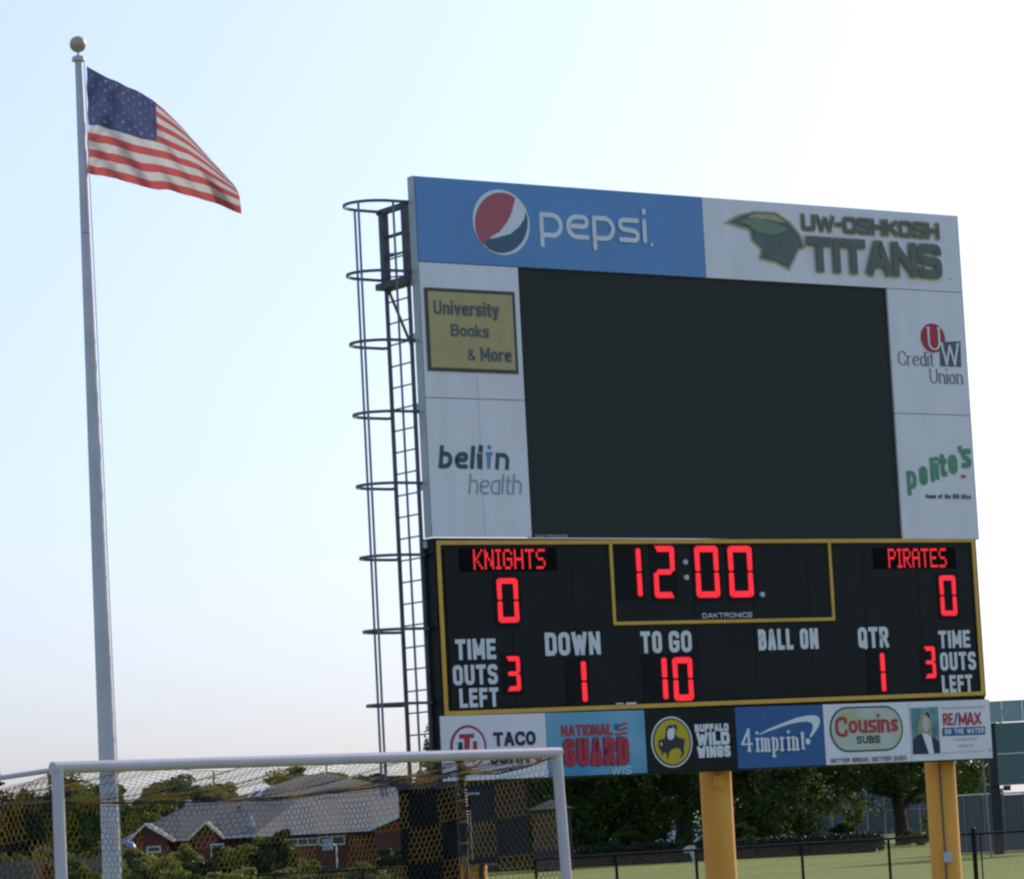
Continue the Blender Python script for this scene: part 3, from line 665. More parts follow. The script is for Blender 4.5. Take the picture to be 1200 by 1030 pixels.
MB().box(a+.05, a+.45, .07, .1, ZB-.17, ZB-.14).build('rain_strip', [ALU], cb)
MB().box(u3_-.26, u3_-.02, .2, .26, zb_-.03, zb_-.004).build('bracket', [ALU], c3); MB().box(u3_+.06, u3_+.27, .2, .26, zb_-.03, zb_-.004).build('bracket', [ALU], c3)
MB().tube([(u3_+.0, .235, .1), (u3_+.02, .235, zb_-.01)], .035, 8).build('conduit', [DARKST], c3)

# ---- caged ladder on the left end
zy = lambda y: ZT-(y-206)/712*(ZT-ZB)
LU, LN, LF = .0, .25, .84
ladder = MB(); ztop = zy(326)
ladder.box(LU-.02, LU+.02, LN-.025, LN+.025, .25, ztop); ladder.box(LU-.02, LU+.02, LF-.025, LF+.025, .25, ztop)
lad = ladder.build('ladder', [GREYST], board); lad['label'] = 'dark ladder inside a safety cage at the left end of the scoreboard'
MB().box(LU-.05, LU+.05, LN-.06, LN+.05, ztop, zy(233)).build('top_post', [GREYST], lad)
MB().box(LU-.05, LU+.05, LF-.06, LF+.05, ztop, zy(237)).build('top_post', [GREYST], lad)
MB().box(LU-.12, LU+.14, LN-.05, LF+.1, ztop-.06, ztop+.03).build('platform', [GREYST], lad)
MB().box(LU-.05, LU+.05, LN-.05, LF+.1, zy(240), zy(234)).build('top_rail', [GREYST], lad)
MB().tube([(LU, LF-.05, ztop-.05), (LU, LN, zy(405))], .025, 6).build('brace', [GREYST], lad)
for y in (268, 292): MB().tube([(LU, LF, zy(y)), (LU, LN, zy(y))], .018, 6).build('rail', [GREYST], lad)
for y in (262, 284, 312): MB().tube([(LU, LF, zy(y+4)), (LU+.3, .22, zy(y+6))], .012, 6).build('tie_bar', [GREYST], lad)
z = .5
rg = None
while z < ztop+.9:
    if rg is None:
        rg = MB().tube([(LU, LN, 0), (LU, LF, 0)], .012, 6).build('rung', [GREYST], lad); rg.location = (0, 0, z)
    else:
        r2 = rg.copy(); col.objects.link(r2); r2.parent = lad; r2.location = (0, 0, z)
    z += .305
def hoop_pts():
    c = (LN+LF)/2; hw = .42; P = [(LU+.05, c-hw+.1), (LU-.02, c-hw)]
    for k in range(1, 12):
        t = math.pi*k/12; P.append((LU-.18-.60*math.sin(t)**.75, c-hw*math.cos(t)))
    P += [(LU-.02, c+hw), (LU+.05, c+hw-.1)]; return P
hp = hoop_pts(); hoop = None
for y in (235, 318, 400, 484, 568, 652, 738, 824, 908):
    if hoop is None:
        V = []; Fs = []
        for i, (a, b) in enumerate(hp):
            V += [(a, b, -.020), (a, b, .020)]
        Fs = [(2*i, 2*i+1, 2*i+3, 2*i+2) for i in range(len(hp)-1)]
        o = MB().add(V, Fs).build('cage_hoop', [GREYST], lad); md = o.modifiers.new('s', 'SOLIDIFY'); md.thickness = .02
        hoop = o; o.location = (0, 0, zy(y))
    else:
        o = hoop.copy(); col.objects.link(o); o.parent = lad; o.location = (0, 0, zy(y))
for i in (0, 5, 12):
    a, b = hp[i] if i else (-.22, .215); MB().box(a-.010, a+.010, b-.016, b+.016, zy(930), zy(235)).build('cage_bar', [pm('cage_bar_steel', (.20, .20, .27), .55, .1)], lad)
for y in (330, 395, 478, 572, 640): MB().box(LU+.001, .03, .135, LN-.026, zy(y)-.05, zy(y)+.05).build('bracket', [ALU], lad)

# ================================================================ FLAGPOLE
P0 = at(131.5, 1030, 43); P1 = at(92, 72, 43)
fp = thing('flagpole', 'tall tapering silver flagpole with a ball on top', 'flagpole', (P0.x, 43, 0))
dxp = (P1.x-P0.x)/(P1.z-P0.z)
lx = lambda z: dxp*(z-P0.z)
zt = P1.z
m = MB(); zs = [0, .3, 2, 4, 6, zt-2.2-.01]; m.tube([(lx(z), 0, z) for z in zs], [.125-.078*z/zt for z in zs], 24); o = m.build('pole', [POLEM], fp, smooth=False)
for f in o.data.polygons: f.use_smooth = len(f.vertices) == 4
zc = zt-2.2
zk = zc-3.8; m = MB(); m.tube([(lx(zk), 0, zk), (lx(zk+.03), 0, zk+.03)], .125-.078*zk/zt+.003, 20); m.build('collar', [POLEM], fp)
m = MB(); m.tube([(lx(zc), 0, zc), (lx(zt), 0, zt)], [.125-.078*zc/zt, .047], 20); o = m.build('pole_top_section', [POLEM], fp)
for f in o.data.polygons: f.use_smooth = len(f.vertices) == 4
m = MB(); m.tube([(lx(zt), 0, zt), (lx(zt), 0, zt+.05), (lx(zt), 0, zt+.07)], [.085, .08, .04], 16); m.tube([(lx(zt), 0, zt), (lx(zt), 0, zt+.2)], .016, 8); m.build('truck', [POLEM], fp)
sphere('ball', (lx(zt), 0, zt+.215), .105, BALLM, fp)
m = MB(); m.tube([(lx(zt)+.075, -.05, zt), (lx(7)+.105, -.05, 7), (lx(1.4)+.13, -.05, 1.3)], .006, 5); m.build('halyard', [pm('white_rope', (.55, .55, .55), .8)], fp)

# ---- flag
def interp(L, s):
    for (a, b), (c, d) in zip(L, L[1:]):
        if s <= c: t = (s-a)/(c-a); return b+(d-b)*t
    return L[-1][1]
XS = [(0, 102.5), (.2, 141), (.4, 180), (.6, 214), (.8, 248), (1, 282.5)]
TS = [(0, 79.5), (.097, 89), (.19, 98), (.30, 108.5), (.41, 120.5), (.51, 136), (.65, 161), (.77, 185), (.867, 205), (1, 229)]
BS = [(0, 203), (.1, 206), (.19, 210), (.25, 213), (.325, 218), (.43, 222.5), (.53, 226.5), (.73, 236), (.87, 243), (1, 249.5)]
def build_flag():
    NU, NV = 130, 91; V = []; mi = []; Fs = []
    ph = math.radians(0)
    for j in range(NV+1):
        q = 1-j/NV      # 1 bottom -> 0
        d = j/NV        # arclength from bottom, bottom=0 top=1
        for i in range(NU+1):
            s = i/NU; x = interp(XS, s); T = interp(TS, s); B = interp(BS, s); H0 = 125.0; h = B-T
            p = H0/h; g = 1-(1-d)**p
            y = B-(h)*g
            # wave ripples along the fly, small
            y += 1.2*math.sin(s*9+d*3)*s
            dep = .30*s*math.sin(s*5.2+1.0)+.05*math.sin(s*21+d*5)*(.3+s)+.05*math.sin(s*42-d*9)*(1-s)*d+.035*math.sin(s*34+d*17)*(1-d)+.045*math.sin(s*60-d*26)*max(0, .35-s)*2
            lost = (1-(1-d)**p)/1.0; ex = max(0, d*H0 - h*g)/82.0
            dep -= ex*.7
            P = at(x, y, 43+dep*.0); V.append((P.x+dep*.05, P.y+dep, P.z))
    def cell(i, j):
        st = 12-int(j/7)   # stripe index from top (0)
        if j >= 42 and i < 56:
            r = (90-j); cy = 49/10; ri = round((r+.5)/cy); cx = 56/12
            ci = round((i+.5)/cx)
            if 1 <= ri <= 9 and 1 <= ci <= 11 and (ri+ci) % 2 == 0:
                if abs(r+.5-ri*cy) <= .8 and abs(i+.5-ci*cx) <= .8: return 3
            return 1
        return 0 if st % 2 == 0 else 2
    n = NU+1
    for j in range(NV):
        for i in range(NU): Fs.append((j*n+i, j*n+i+1, (j+1)*n+i+1, (j+1)*n+i)); mi.append(cell(i, j))
    FR = pm('flag_red', (.48, .10, .105), .8, var=.06, trans=.4, spec=.2); FBl = pm('flag_blue', (.07, .088, .19), .8, var=.08, trans=.4, spec=.2); FW = pm('flag_white', (.54, .54, .56), .8, var=.04, trans=.4, spec=.2)
    o = link('flag', meshd('flag', V, Fs, [FR, FBl, FW, pm('flag_star_thread', (.24, .25, .32), .8, trans=.4)], mi, smooth=True))
    tag(o, 'United States flag with red and white stripes flying from the silver pole', 'flag')
build_flag()

# ================================================================ GOAL
GX, GY, GA = -4.7398, 35.0773, 0.8218
goal = thing('soccer_goal', 'white metal goal with a black and yellow chequered net in front', 'soccer goal', (GX, GY, 0), GA)
GW, GH, GD = 7.44, 2.44, 1.55
lean = .10
def gtube(name, pts, r, mat=GOALW, n=16, lab=None, sm=True):
    o = MB().tube(pts, r, n).build(name, [mat], goal)
    for f in o.data.polygons: f.use_smooth = len(f.vertices) == 4
    if lab: o['label'] = lab
    return o
PR = .062
gtube('post', [(0, 0, 0), (0, 0, GH+.02)], PR)
gtube('post', [(GW+.10, 0, 0), (GW, 0, GH+.02)], PR)
gtube('crossbar', [(-PR, 0, GH), (GW+PR, 0, GH)], PR*.98)
gtube('side_bar', [(0, PR, GH-.02), (-.02, GD, GH-.09)], .026)
gtube('back_post', [(0, GD, 0), (0, GD, GH-.03)], .035)
gtube('back_post', [(GW, GD, 0), (GW, GD, GH+.12)], .032, DARKST, lab='dark back post wrapped in netting')
gtube('ground_bar', [(0, 0, .04), (0, GD, .04), (GW, GD, .04), (GW+.1, 0, .04)], .035)
wr = MB()
for k in range(26):
    z = 1.35+k*.042; wr.tube([(GW+.05*math.cos(t*1.05+k), GD+.05*math.sin(t*1.05+k), z+.006*t) for t in range(7)], .013, 5, m=0 if k % 6 == 2 else 1)
wr.build('gathered_net', [NETY, NETB], goal)
# sagging ropes
def sag(x): t = x/GW; return -.24 - .14*math.sin(math.pi*min(1, t*1.08)) + .0
rope = [(GW*i/24, GD, GH+(sag(GW*i/24) if i < 24 else -.06)) for i in range(25)]
zrope = lambda x: GH+sag(x)+(0 if x < GW*.9 else (x-GW*.9)/(GW*.1)*.12)
gtube('rope', [(GW*i/30, GD, zrope(GW*i/30)) for i in range(31)], .012, NETB, 6)
gtube('rope', [(GW, 0, GH-.04), (GW, GD*.3, GH-.14), (GW, GD*.6, GH-.20), (GW, GD, GH-.18)], .010, NETB, 6)
# net: hexagonal twine cells following three sheets
def hexedges(a, b, s, w):
    """edges of hexagons (pointed up) covering [0,a]x[0,b]"""
    E = []; h = s
    ny = int(b/(1.5*h))+2; nx = int(a/w)+2
    for r in range(-1, ny):
        for c in range(-1, nx):
            x = c*w+(w/2 if r % 2 else 0); y = r*1.5*h
            p = [(x+w/2, y-h/2+h/2), (x, y-h/2), (x, y-1.5*h+h/2)]
            E.append(((x, y), (x+w/2, y+h/2))); E.append(((x+w/2, y+h/2), (x+w, y))); E.append(((x, y), (x, y-h)))
    return [((max(0, min(a, p[0])), max(0, min(b, p[1]))), (max(0, min(a, q[0])), max(0, min(b, q[1])))) for p, q in E]
def net(a, b, fn, twine, sq=.50, off=0, hexs=.044, hexw=.076):
    V = []; Fs = []; M = []
    for p, q in hexedges(a, b, hexs, hexw):
        if abs(p[0]-q[0])+abs(p[1]-q[1]) < .004: continue
        P = Vector(fn(*p)); Q = Vector(fn(*q)); d = (Q-P)
        if d.length < 1e-4: continue
        d.normalize(); u = d.orthogonal().normalized(); v = d.cross(u); k = len(V)
        for T in (P, Q):
            for j in range(3): V.append(T+(u*math.cos(2.094*j)+v*math.sin(2.094*j))*twine)
        mid = ((p[0]+q[0])/2, (p[1]+q[1])/2); m = (int(mid[0]/sq)+int(mid[1]/(sq*.86))+off) % 2
        for j in range(3): Fs.append((k+j, k+(j+1) % 3, k+3+(j+1) % 3, k+3+j)); M.append(m)
    return V, Fs, M
NV_, NF_, NM_ = [], [], []
def addnet(r):
    b = len(NV_); NV_.extend(r[0]); NF_.extend([tuple(i+b for i in f) for f in r[1]]); NM_.extend(r[2])
def wob(x, y): return .06*math.sin(x*2.1+y*1.3)+.03*math.sin(x*5.3+y*4)+.015*math.sin(x*13+y*9)
addnet(net(GW, 2.25, lambda x, y: (x+.03*math.sin(y*3.1+x*1.7), GD+wob(x, y), y/2.25*zrope(x)-.03*abs(math.sin(x*2.4))*(y/2.25)), .0037))
addnet(net(GD, 2.3, lambda x, y: (GW+wob(x, y)*.6+.10*(1-x/GD)*(1-y/2.3), x, y/2.3*(GH-.05-.12*math.sin(min(1.6, x/GD*1.6)))), .0037, off=1))
addnet(net(GD, 2.3, lambda x, y: (wob(x, y)*.6, x, y/2.3*(GH-.08-.15*x/GD)), .0037, off=1))
addnet(net(GW, GD, lambda x, y: (x, y, (GH-.05)*(1-y/GD)+zrope(x)*(y/GD)-.05*math.sin(math.pi*y/GD)+wob(x, y)*.4), .0032, off=0))
nm = link('net', meshd('net', NV_, NF_, [NETY, NETB], NM_), goal); nm['kind'] = 'stuff'

# ================================================================ black chain-link fence
FY0, FY1 = 63.0, 68.0
fx = lambda px: X(px, FY0+(FY1-FY0)*(px-660)/530, 1000)
fy = lambda px: FY0+(FY1-FY0)*(px-660)/530
xa, xb = fx(300), fx(1420); ya, yb = fy(300), fy(1420)
fence = thing('chain_link_fence', 'low black chain-link fence behind the scoreboard columns', 'fence', (xa, ya, 0), math.atan2(yb-ya, xb-xa))
FL = math.hypot(xb-xa, yb-ya); FH = 1.0
def fl(px): return math.hypot(fx(px)-xa, fy(px)-ya)
RAIL = pm('black_rail', (.02, .02, .022), .8, 0, spec=.12)
MB().tube([(0, 0, FH), (FL, 0, FH)], .022, 8).build('rail', [RAIL], fence, smooth=True)
for px in (320, 420, 520, 617, 710, 803, 927, 1030, 1132, 1240, 1340):
    r = .045 if px == 1132 else .028; h = FH+.10 if px == 1132 else FH-.01
    m = MB(); m.tube([(fl(px), 0, 0), (fl(px), 0, h)], r, 10)
    if px == 1132: m.tube([(fl(px), 0, h), (fl(px), 0, h+.04)], [r*1.1, .01], 10)
    m.build('post', [FENCEB], fence)
MB().tube([(fl(1139), -.03, .05), (fl(1139), -.03, FH)], .014, 8).build('tension_bar', [FENCEB], fence)
V = []; Fs = []
sp = .075
i = 0; x = -FH
while x < FL:
    for dirn in (1, -1):
        x0, x1 = (x, x+FH-.04) if dirn == 1 else (x+FH-.04, x)
        z0, z1 = .02, FH-.02
        k = len(V)
        for (a, zz) in ((x0, z0), (x1, z1)):
            for j in range(3): V.append((max(0, min(FL, a))+.0034*math.cos(2.094*j)*1, .0034*math.sin(2.094*j)+dirn*.002, zz))
        for j in range(3): Fs.append((k+j, k+(j+1) % 3, k+3+(j+1) % 3, k+3+j))
    x += sp
fm = link('chain_link_mesh', meshd('chain_link_mesh', V, Fs, [FENCEB]), fence); fm['kind'] = 'stuff'
# pale rag on the rail
c = at(809, 997, fy(809)-.05); 
V = []; Fs = []
m = MB()
pts = [(-.16, .02), (-.05, .10), (.08, .11), (.13, .02), (.07, -.22), (.03, -.26), (.02, -.1), (-.02, -.02), (-.1, -.03)]
m.add([(a, -.02-.02*math.sin(a*30), b) for a, b in pts]+[(a, .015, b) for a, b in pts], [tuple(range(9)), tuple(range(17, 8, -1))]+[(i, 9+i, 9+(i+1) % 9, (i+1) % 9) for i in range(9)])
o = m.build('rag', [TRIM], loc=(c.x, fy(809)-.04, FH-.02)); tag(o, 'pale crumpled rag hanging on the black fence rail', 'rag')

# ================================================================ black shed left of the scoreboard column
shed = thing('storage_shed', 'dark storage shed below the left end of the scoreboard', 'shed', (X(469, 46), 46, 0), .0)
ws = X(536, 46)-X(469, 46); zs_ = Z(490, 917, 46)
SH = pm('black_siding', (.004, .004, .005), .7, spec=.15, var=.3, scale=3, stretch=(6, 6, .5))
MB().box(0, ws, 0, 1.1, 0, zs_-.08).build('wall', [SH], shed)
MB().box(-.02, ws+.02, -.06, 1.14, zs_-.08, zs_).build('roof', [pm('dark_roof_edge', (.03, .02, .045), .5)], shed)
for k in range(5): MB().box(.03+k*ws/5-.02, (k+1)*ws/5-.01, -.015, -.002, .05, zs_-.12).build('siding_board', [SH], shed)

# ================================================================ foliage and trees
def leaves(name, clumps, size, mat, parent=None, loc=None, flat=.35):
    C = []
    for (cx, cy, cz, rx, ry, rz, n) in clumps:
        q = rng.normal(size=(n, 3)); q /= np.linalg.norm(q, axis=1)[:, None]; q *= rng.uniform(.35, 1.05, (n, 1))**.6
        C.append(q*np.array([rx, ry, rz])+np.array([cx, cy, cz]))
    C = np.concatenate(C); n = len(C)
    a = rng.normal(size=(n, 3)); a[:, 2] *= flat*1.6; a /= np.linalg.norm(a, axis=1)[:, None]
    b = rng.normal(size=(n, 3)); b -= (b*a).sum(1)[:, None]*a; b /= np.linalg.norm(b, axis=1)[:, None]
    s = size*rng.uniform(.5, 1.25, (n, 1))
    a = a*s; b = b*s*.55
    V = np.stack([C-a, C+b, C+a, C-b], 1).reshape(-1, 3)
    me = bpy.data.meshes.new(name); me.vertices.add(4*n); me.vertices.foreach_set('co', V.ravel())
    me.loops.add(4*n); me.loops.foreach_set('vertex_index', np.arange(4*n, dtype=np.int32))
    me.polygons.add(n); me.polygons.foreach_set('loop_start', np.arange(0, 4*n, 4, dtype=np.int32)); me.polygons.foreach_set('loop_total', np.full(n, 4, dtype=np.int32))
    me.materials.append(mat); me.update(calc_edges=True); me.validate()
    return link(name, me, parent, loc)
def crown_clumps(cx, cz, rx, rz, n_cl, per, cy=0, ry=None, cs=.32, low=-1.0):
    ry = ry or rx; out = []
    while len(out) < n_cl:
        q = rng.normal(size=3); q /= np.linalg.norm(q); q *= rng.uniform(.45, 1.0)
        if q[2] < low: continue
        f = cs*rng.uniform(.6, 1.25)
        out.append((cx+q[0]*rx, cy+q[1]*ry, cz+q[2]*rz, rx*f, ry*f, rz*f*.7, int(per*rng.uniform(.6, 1.3))))
    return out
def tree(name, label, cat, px, Y, top_py, rx, rz, mat, trunk_r=.16, n_cl=60, per=260, leaf=.11, base=None, group=None, fork=True, gz=None, cs=.3, ry=None, lean=0):
    x = X(px, Y); g = ground_z(x, Y) if gz is None else gz; zt = Z(px, top_py, Y)
    t = thing(name, label, cat, (x, Y, g), 0, group); h = zt-g; cz = h-rz
    m = MB()
    m.tube([(0, 0, -.1), (.02+lean*.2, 0, h*.15), (lean*.6, 0, max(h*.3, cz-rz*.6)), (lean, .1, cz), (lean+.1, 0, cz+rz*.5)], [trunk_r*1.35, trunk_r, trunk_r*.85, trunk_r*.55, trunk_r*.2], 10)
    if fork:
        zf = max(h*.2, cz-rz*.9)
        for k in range(6):
            a = k*1.05+rng.uniform(0, .6); L = rx*.75
            m.tube([(lean*.4, 0, zf+k*rz*.12), (lean*.4+math.cos(a)*L*.45, math.sin(a)*L*.45, zf+k*rz*.12+rz*.45), (lean*.4+math.cos(a)*L, math.sin(a)*L, cz+rz*.25*(k % 3))], [trunk_r*.6, trunk_r*.38, trunk_r*.1], 7)
    m.build('trunk', [BARK], t, smooth=True)
    leaves('crown', crown_clumps(lean, cz, rx, rz, n_cl, per, ry=ry, cs=cs), leaf, mat, t)
    return t
G1 = 'trees beyond the lawn'
tree('maple_tree', 'dense dark green tree behind the fence between goal and middle column', 'tree', 700, 132, 800, 3.2, 3.5, L_DARK, .2, 95, 360, .10, lean=1.0)
tree('maple_tree', 'dark tree whose black trunk stands just left of the middle yellow column', 'tree', 800, 136, 770, 3.2, 2.9, L_DARK, .34, 70, 330, .10, lean=.3)
tree('maple_tree', 'dark green tree with low branches just right of the middle yellow column', 'tree', 885, 130, 800, 2.5, 3.6, L_DARK, .22, 70, 330, .10)
tree('birch_tree', 'paler sunlit tree with gold-tinged leaves at the centre right of the lawn', 'tree', 935, 140, 840, 2.0, 2.3, L_MID, .14, 40, 260, .10)  # paler leaf colour stands in for sunlit patches on the crown
tree('maple_tree', 'spreading tree with forked trunk standing on the lawn left of the right column', 'tree', 1058, 140, 800, 4.1, 2.7, L_DARK, .26, 80, 300, .10, lean=-.3)
tree('maple_tree', 'bright yellow-green tree right of the right yellow column', 'tree', 1118, 150, 850, 1.9, 2.3, L_YEL, .14, 45, 280, .10)
tree('ash_tree', 'leafy tree peeking out between the ladder and the scoreboard', 'tree', 528, 120, 826, 1.05, 2.6, L_MID, .14, 34, 300, .09, cs=.34)
tree('maple_tree', 'shaded tree seen through the net right of the dark shed', 'tree', 636, 140, 830, 2.0, 2.9, L_DARK, .16, 50, 280, .10)
# low bright saplings near tennis court
tree('sapling', 'thin sapling in front of the far court fence', 'tree', 1004, 150, 925, .7, .9, L_YEL, .05, 12, 120, .09, fork=False)
tree('sapling', 'bright lime sapling under the dark tree by the parked cars', 'tree', 765, 148, 950, .8, .6, L_YEL, .05, 14, 110, .09, fork=False)
# left side
tree('broadleaf_tree', 'large dark tree behind the left goal post', 'tree', 74, 112, 899, 1.9, 1.9, L_DARK, .2, 60, 320, .09)
tree('broadleaf_tree', 'dark shrubby tree at the far left edge under the goal side bar', 'tree', 14, 112, 925, 1.6, 1.5, L_DARK, .16, 45, 300, .09)
tree('broadleaf_tree', 'dark leafy tree between the left post and the flagpole', 'tree', 112, 108, 905, 1.1, 1.8, L_MID, .14, 34, 280, .09)
tree('olive_tree', 'yellow-green tree just right of the flagpole', 'tree', 163, 252, 935, 2.9, 2.6, L_YEL, .16, 40, 280, .18)
tree('olive_tree', 'round olive tree behind the brick house roof', 'tree', 222, 290, 907, 3.7, 3.0, L_OLIVE, .25, 50, 280, .2)
tree('olive_tree', 'small tree beside the utility pole behind the house', 'tree', 258, 300, 915, 1.9, 2.0, L_OLIVE, .2, 26, 220, .2)
tree('olive_tree', 'small dark tree left of the olive tree behind the house', 'tree', 178, 290, 921, 1.8, 2.2, L_MID, .2, 26, 220, .2)
tree('olive_tree', 'hazy low tree close to the flagpole above the far roofs', 'tree', 143, 280, 918, 2.2, 2.6, L_OLIVE, .2, 30, 220, .2)
tree('broadleaf_tree', 'green treetop above the peak of the rear roof', 'tree', 368, 330, 897, 4.6, 2.2, L_MID, .25, 50, 260, .22)
tree('broadleaf_tree', 'dark treetop near the foot of the ladder beyond the roof', 'tree', 442, 330, 907, 3.2, 1.6, L_DARK, .2, 34, 220, .22)
tree('broadleaf_tree', 'mid green tree filling behind the left end of the brick house', 'tree', 196, 262, 930, 3.3, 2.2, L_DARK, .2, 40, 240, .18)
# pine at the very left edge
def pine(px, Y, top, label):
    x = X(px, Y); t = thing('pine_tree', label, 'tree', (x, Y, 0)); h = Z(px, top, Y)
    MB().tube([(0, 0, 0), (0, 0, h)], [.16, .02], 8).build('trunk', [BARK], t)
    cl = []
    for k in range(16):
        z = h*(.25+.75*k/16); r = (h-z)*.36+.1
        for j in range(7):
            a = j*.9+k*.5
            for q in (.35, .65, .95): cl.append((math.cos(a)*r*q, math.sin(a)*r*q, z-.12*q, .16+.1*(1-q), .16+.1*(1-q), .07, 42))
    leaves('crown', cl, .06, L_PINE, t)
pine(-26, 110, 845, 'dark pine whose branch tips reach in at the far left edge')
# shrubs
def shrub(name, label, px, Y, top_py, rx, mat, n_cl=22, per=240, leaf=.06, rz=None, group=None, g=None):
    x = X(px, Y); gz = ground_z(x, Y); h = Z(px, top_py, Y)-gz
    t = thing(name, label, 'shrub', (x, Y, gz), 0, group)
    m = MB()
    for k in range(5):
        a = k*1.26; m.tube([(0, 0, 0), (math.cos(a)*rx*.3, math.sin(a)*rx*.3, h*.45), (math.cos(a)*rx*.5, math.sin(a)*rx*.4, h*.8)], [.03, .02, .006], 5)
    m.build('stem', [BARK], t)
    leaves('foliage', crown_clumps(0, h*.5, rx*.85, h*.46, n_cl*2, int(per*.6), cs=.24), leaf, mat, t)
L_SH = leafmat('shrub_leaves', (.06, .085, .015), (.34, .37, .09), .45)
shl = [(150, 96, 986, .95, L_SH, 'sage green shrub just right of the flagpole'), (185, 93, 990, .9, L_SH, 'olive shrub below the first small gable'), (213, 95, 983, .85, L_SH, 'bushy green shrub between the two small gables'),
 (245, 92, 993, .9, L_DARK, 'low dark shrub under the second small gable'), (283, 94, 975, .95, L_MID, 'tall green shrub left of the long window wall'), (318, 92, 968, .85, L_DARK, 'tallest dark shrub in front of the long roof'),
 (350, 95, 1000, .8, L_MID, 'low shrub below the long window row'), (104, 88, 990, 1.0, L_MID, 'shrub between left goal post and flagpole'), (48, 90, 985, 1.0, L_OLIVE, 'brownish shrub left of the left goal post'),
 (5, 88, 992, .9, L_SH, 'green shrub at the left frame edge'), (425, 90, 1008, .8, L_MID, 'low shrub left of the dark shed'), (460, 96, 985, .6, L_DARK, 'small dark shrub beside the shed corner'), (80, 84, 1003, .8, L_YEL, 'small yellowish shrub at the foot of the left goal post'),
 (265, 84, 1012, .9, L_SH, 'small olive shrub nearest below the second gable'), (165, 84, 1014, .9, L_DARK, 'small dark shrub nearest beside the flagpole'), (215, 82, 1016, .9, L_MID, 'small green shrub low in front of the gables'), (330, 84, 1014, .9, L_SH, 'small olive shrub low before the tall dark one'), (390, 100, 1012, .8, L_DARK, 'low dark shrub before the paved strip')]
for px, Y, top, rx, mt, lb in shl: shrub('shrub', lb, px, Y, top, rx, mt, group='shrubs before the brick house')
L_RED = leafmat('reddish_leaves', (.10, .035, .02), (.22, .09, .04), .3)
shrub('shrub', 'reddish shrub low beside the left goal post', 58, 84, 1010, .5, L_RED, group='shrubs before the brick house')
for px, Y, top, rx, mt, lb in [(865, 127, 960, .9, L_MID, 'shrub right behind the middle yellow column'), (950, 128, 972, .8, L_DARK, 'dark rounded shrub at the end of the clipped hedge'), (1075, 137, 972, .8, L_OLIVE, 'small shrub beside the forked tree trunk'), (690, 128, 960, .9, L_DARK, 'dark shrub right of the goal post'), (735, 130, 965, .9, L_MID, 'pale leafed shrub left of the parked cars'), (910, 128, 962, .8, L_MID, 'pale shrub behind the fence middle post'), (985, 138, 965, .6, L_DARK, 'dark shrub before the far court fence')]:
    shrub('shrub', lb, px, Y, top, rx, mt, leaf=.08, group='shrubs beyond the fence')
# clipped hedge
hx0, hx1 = X(560, 124), X(1034, 124)
hd = thing('hedge', 'long low dark hedge at the far edge of the lawn', 'hedge', (hx0, 124, 0))
n = 60; L = hx1-hx0
leaves('foliage', [(L*(i+.5)/n, rng.uniform(-.1, .1), .36+rng.uniform(-.02, .05), L/n*.9, .5, .36, 520) for i in range(n)], .055, L_PINE, hd)
MB().box(.3, L-.3, -.3, .3, 0, .52).build('shade_core', [pm('hedge_core_dark', (.012, .016, .008), .95)], hd)  # solid near-black box stands in for the shade inside the hedge
# little unseen-ground dark bed below hedge
# far wood behind everything on the right
wx0, wx1 = X(545, 240), X(1168, 240)
fwc = []
for i in range(130):
    q = rng.uniform(); fwc.append((wx0+(wx1-wx0)*q, 240+rng.uniform(-4, 8), rng.uniform(.3, 5.0 if q < .93 else 3.2), 2.2, 2.2, 1.3, 330))
o = leaves('far_wood', fwc, .22, L_DARK); o['kind'] = 'stuff'; o['label'] = 'dark mass of far trees behind the lawn trees'
# ================================================================ parked cars
def car(px, Y, col_m, label, rz):
    x = X(px, Y); t = thing('parked_car', label, 'car', (x, Y, ground_z(x, Y)), rz, 'cars parked beyond the lawn')
    prof = [(-2.1, .35), (-2.15, .75), (-1.9, .95), (-1.1, 1.0), (-.55, 1.42), (.75, 1.45), (1.45, 1.02), (2.1, .9), (2.15, .4)]
    V = []; Fs = []; k = len(prof)
    for s_, ins in ((-1, 0), (1, 0)):
        for a, b in prof: V.append((a, s_*(.82-(.16 if b > 1.1 else 0)), b))
    Fs = [tuple(range(k))[::-1], tuple(range(k, 2*k))]+[(i, (i+1) % k, k+(i+1) % k, k+i) for i in range(k)]
    MB().add(V, Fs).build('body', [col_m], t)
    for s_ in (-1, 1):
        y = s_*.83; V = [(-.95, y, 1.02), (-.5, s_*.70, 1.36), (.05, s_*.70, 1.38), (.05, y, 1.02)]; MB().add([(a, b+s_*.01, c) for a, b, c in V], [(0, 1, 2, 3)]).build('side_window', [GLASS], t)
        V = [(.12, y, 1.02), (.12, s_*.70, 1.38), (.7, s_*.70, 1.37), (1.3, y, 1.02)]; MB().add([(a, b+s_*.01, c) for a, b, c in V], [(0, 1, 2, 3)]).build('side_window', [GLASS], t)
        for a in (-1.35, 1.35):
            w_ = MB().tube([(a, s_*.68, .33), (a, s_*.86, .33)], .33, 18).build('wheel', [pm('tyre_rubber', (.02, .02, .02), .8)], t)
            MB().tube([(a, s_*.86, .33), (a, s_*.875, .33)], .2, 12).build('rim', [ALU], w_)
    MB().add([(-1.09, -.7, 1.03), (-.58, -.6, 1.41), (-.58, .6, 1.41), (-1.09, .7, 1.03)], [(0, 1, 2, 3)]).add([], []).build('windscreen', [GLASS], t).location = (-.02, 0, .015)
    for s_ in (-.6, .6): MB().box(-2.17, -2.1, s_-.16, s_+.16, .68, .8).build('headlight', [pm('lamp_glass', (.7, .7, .7), .1)], t)
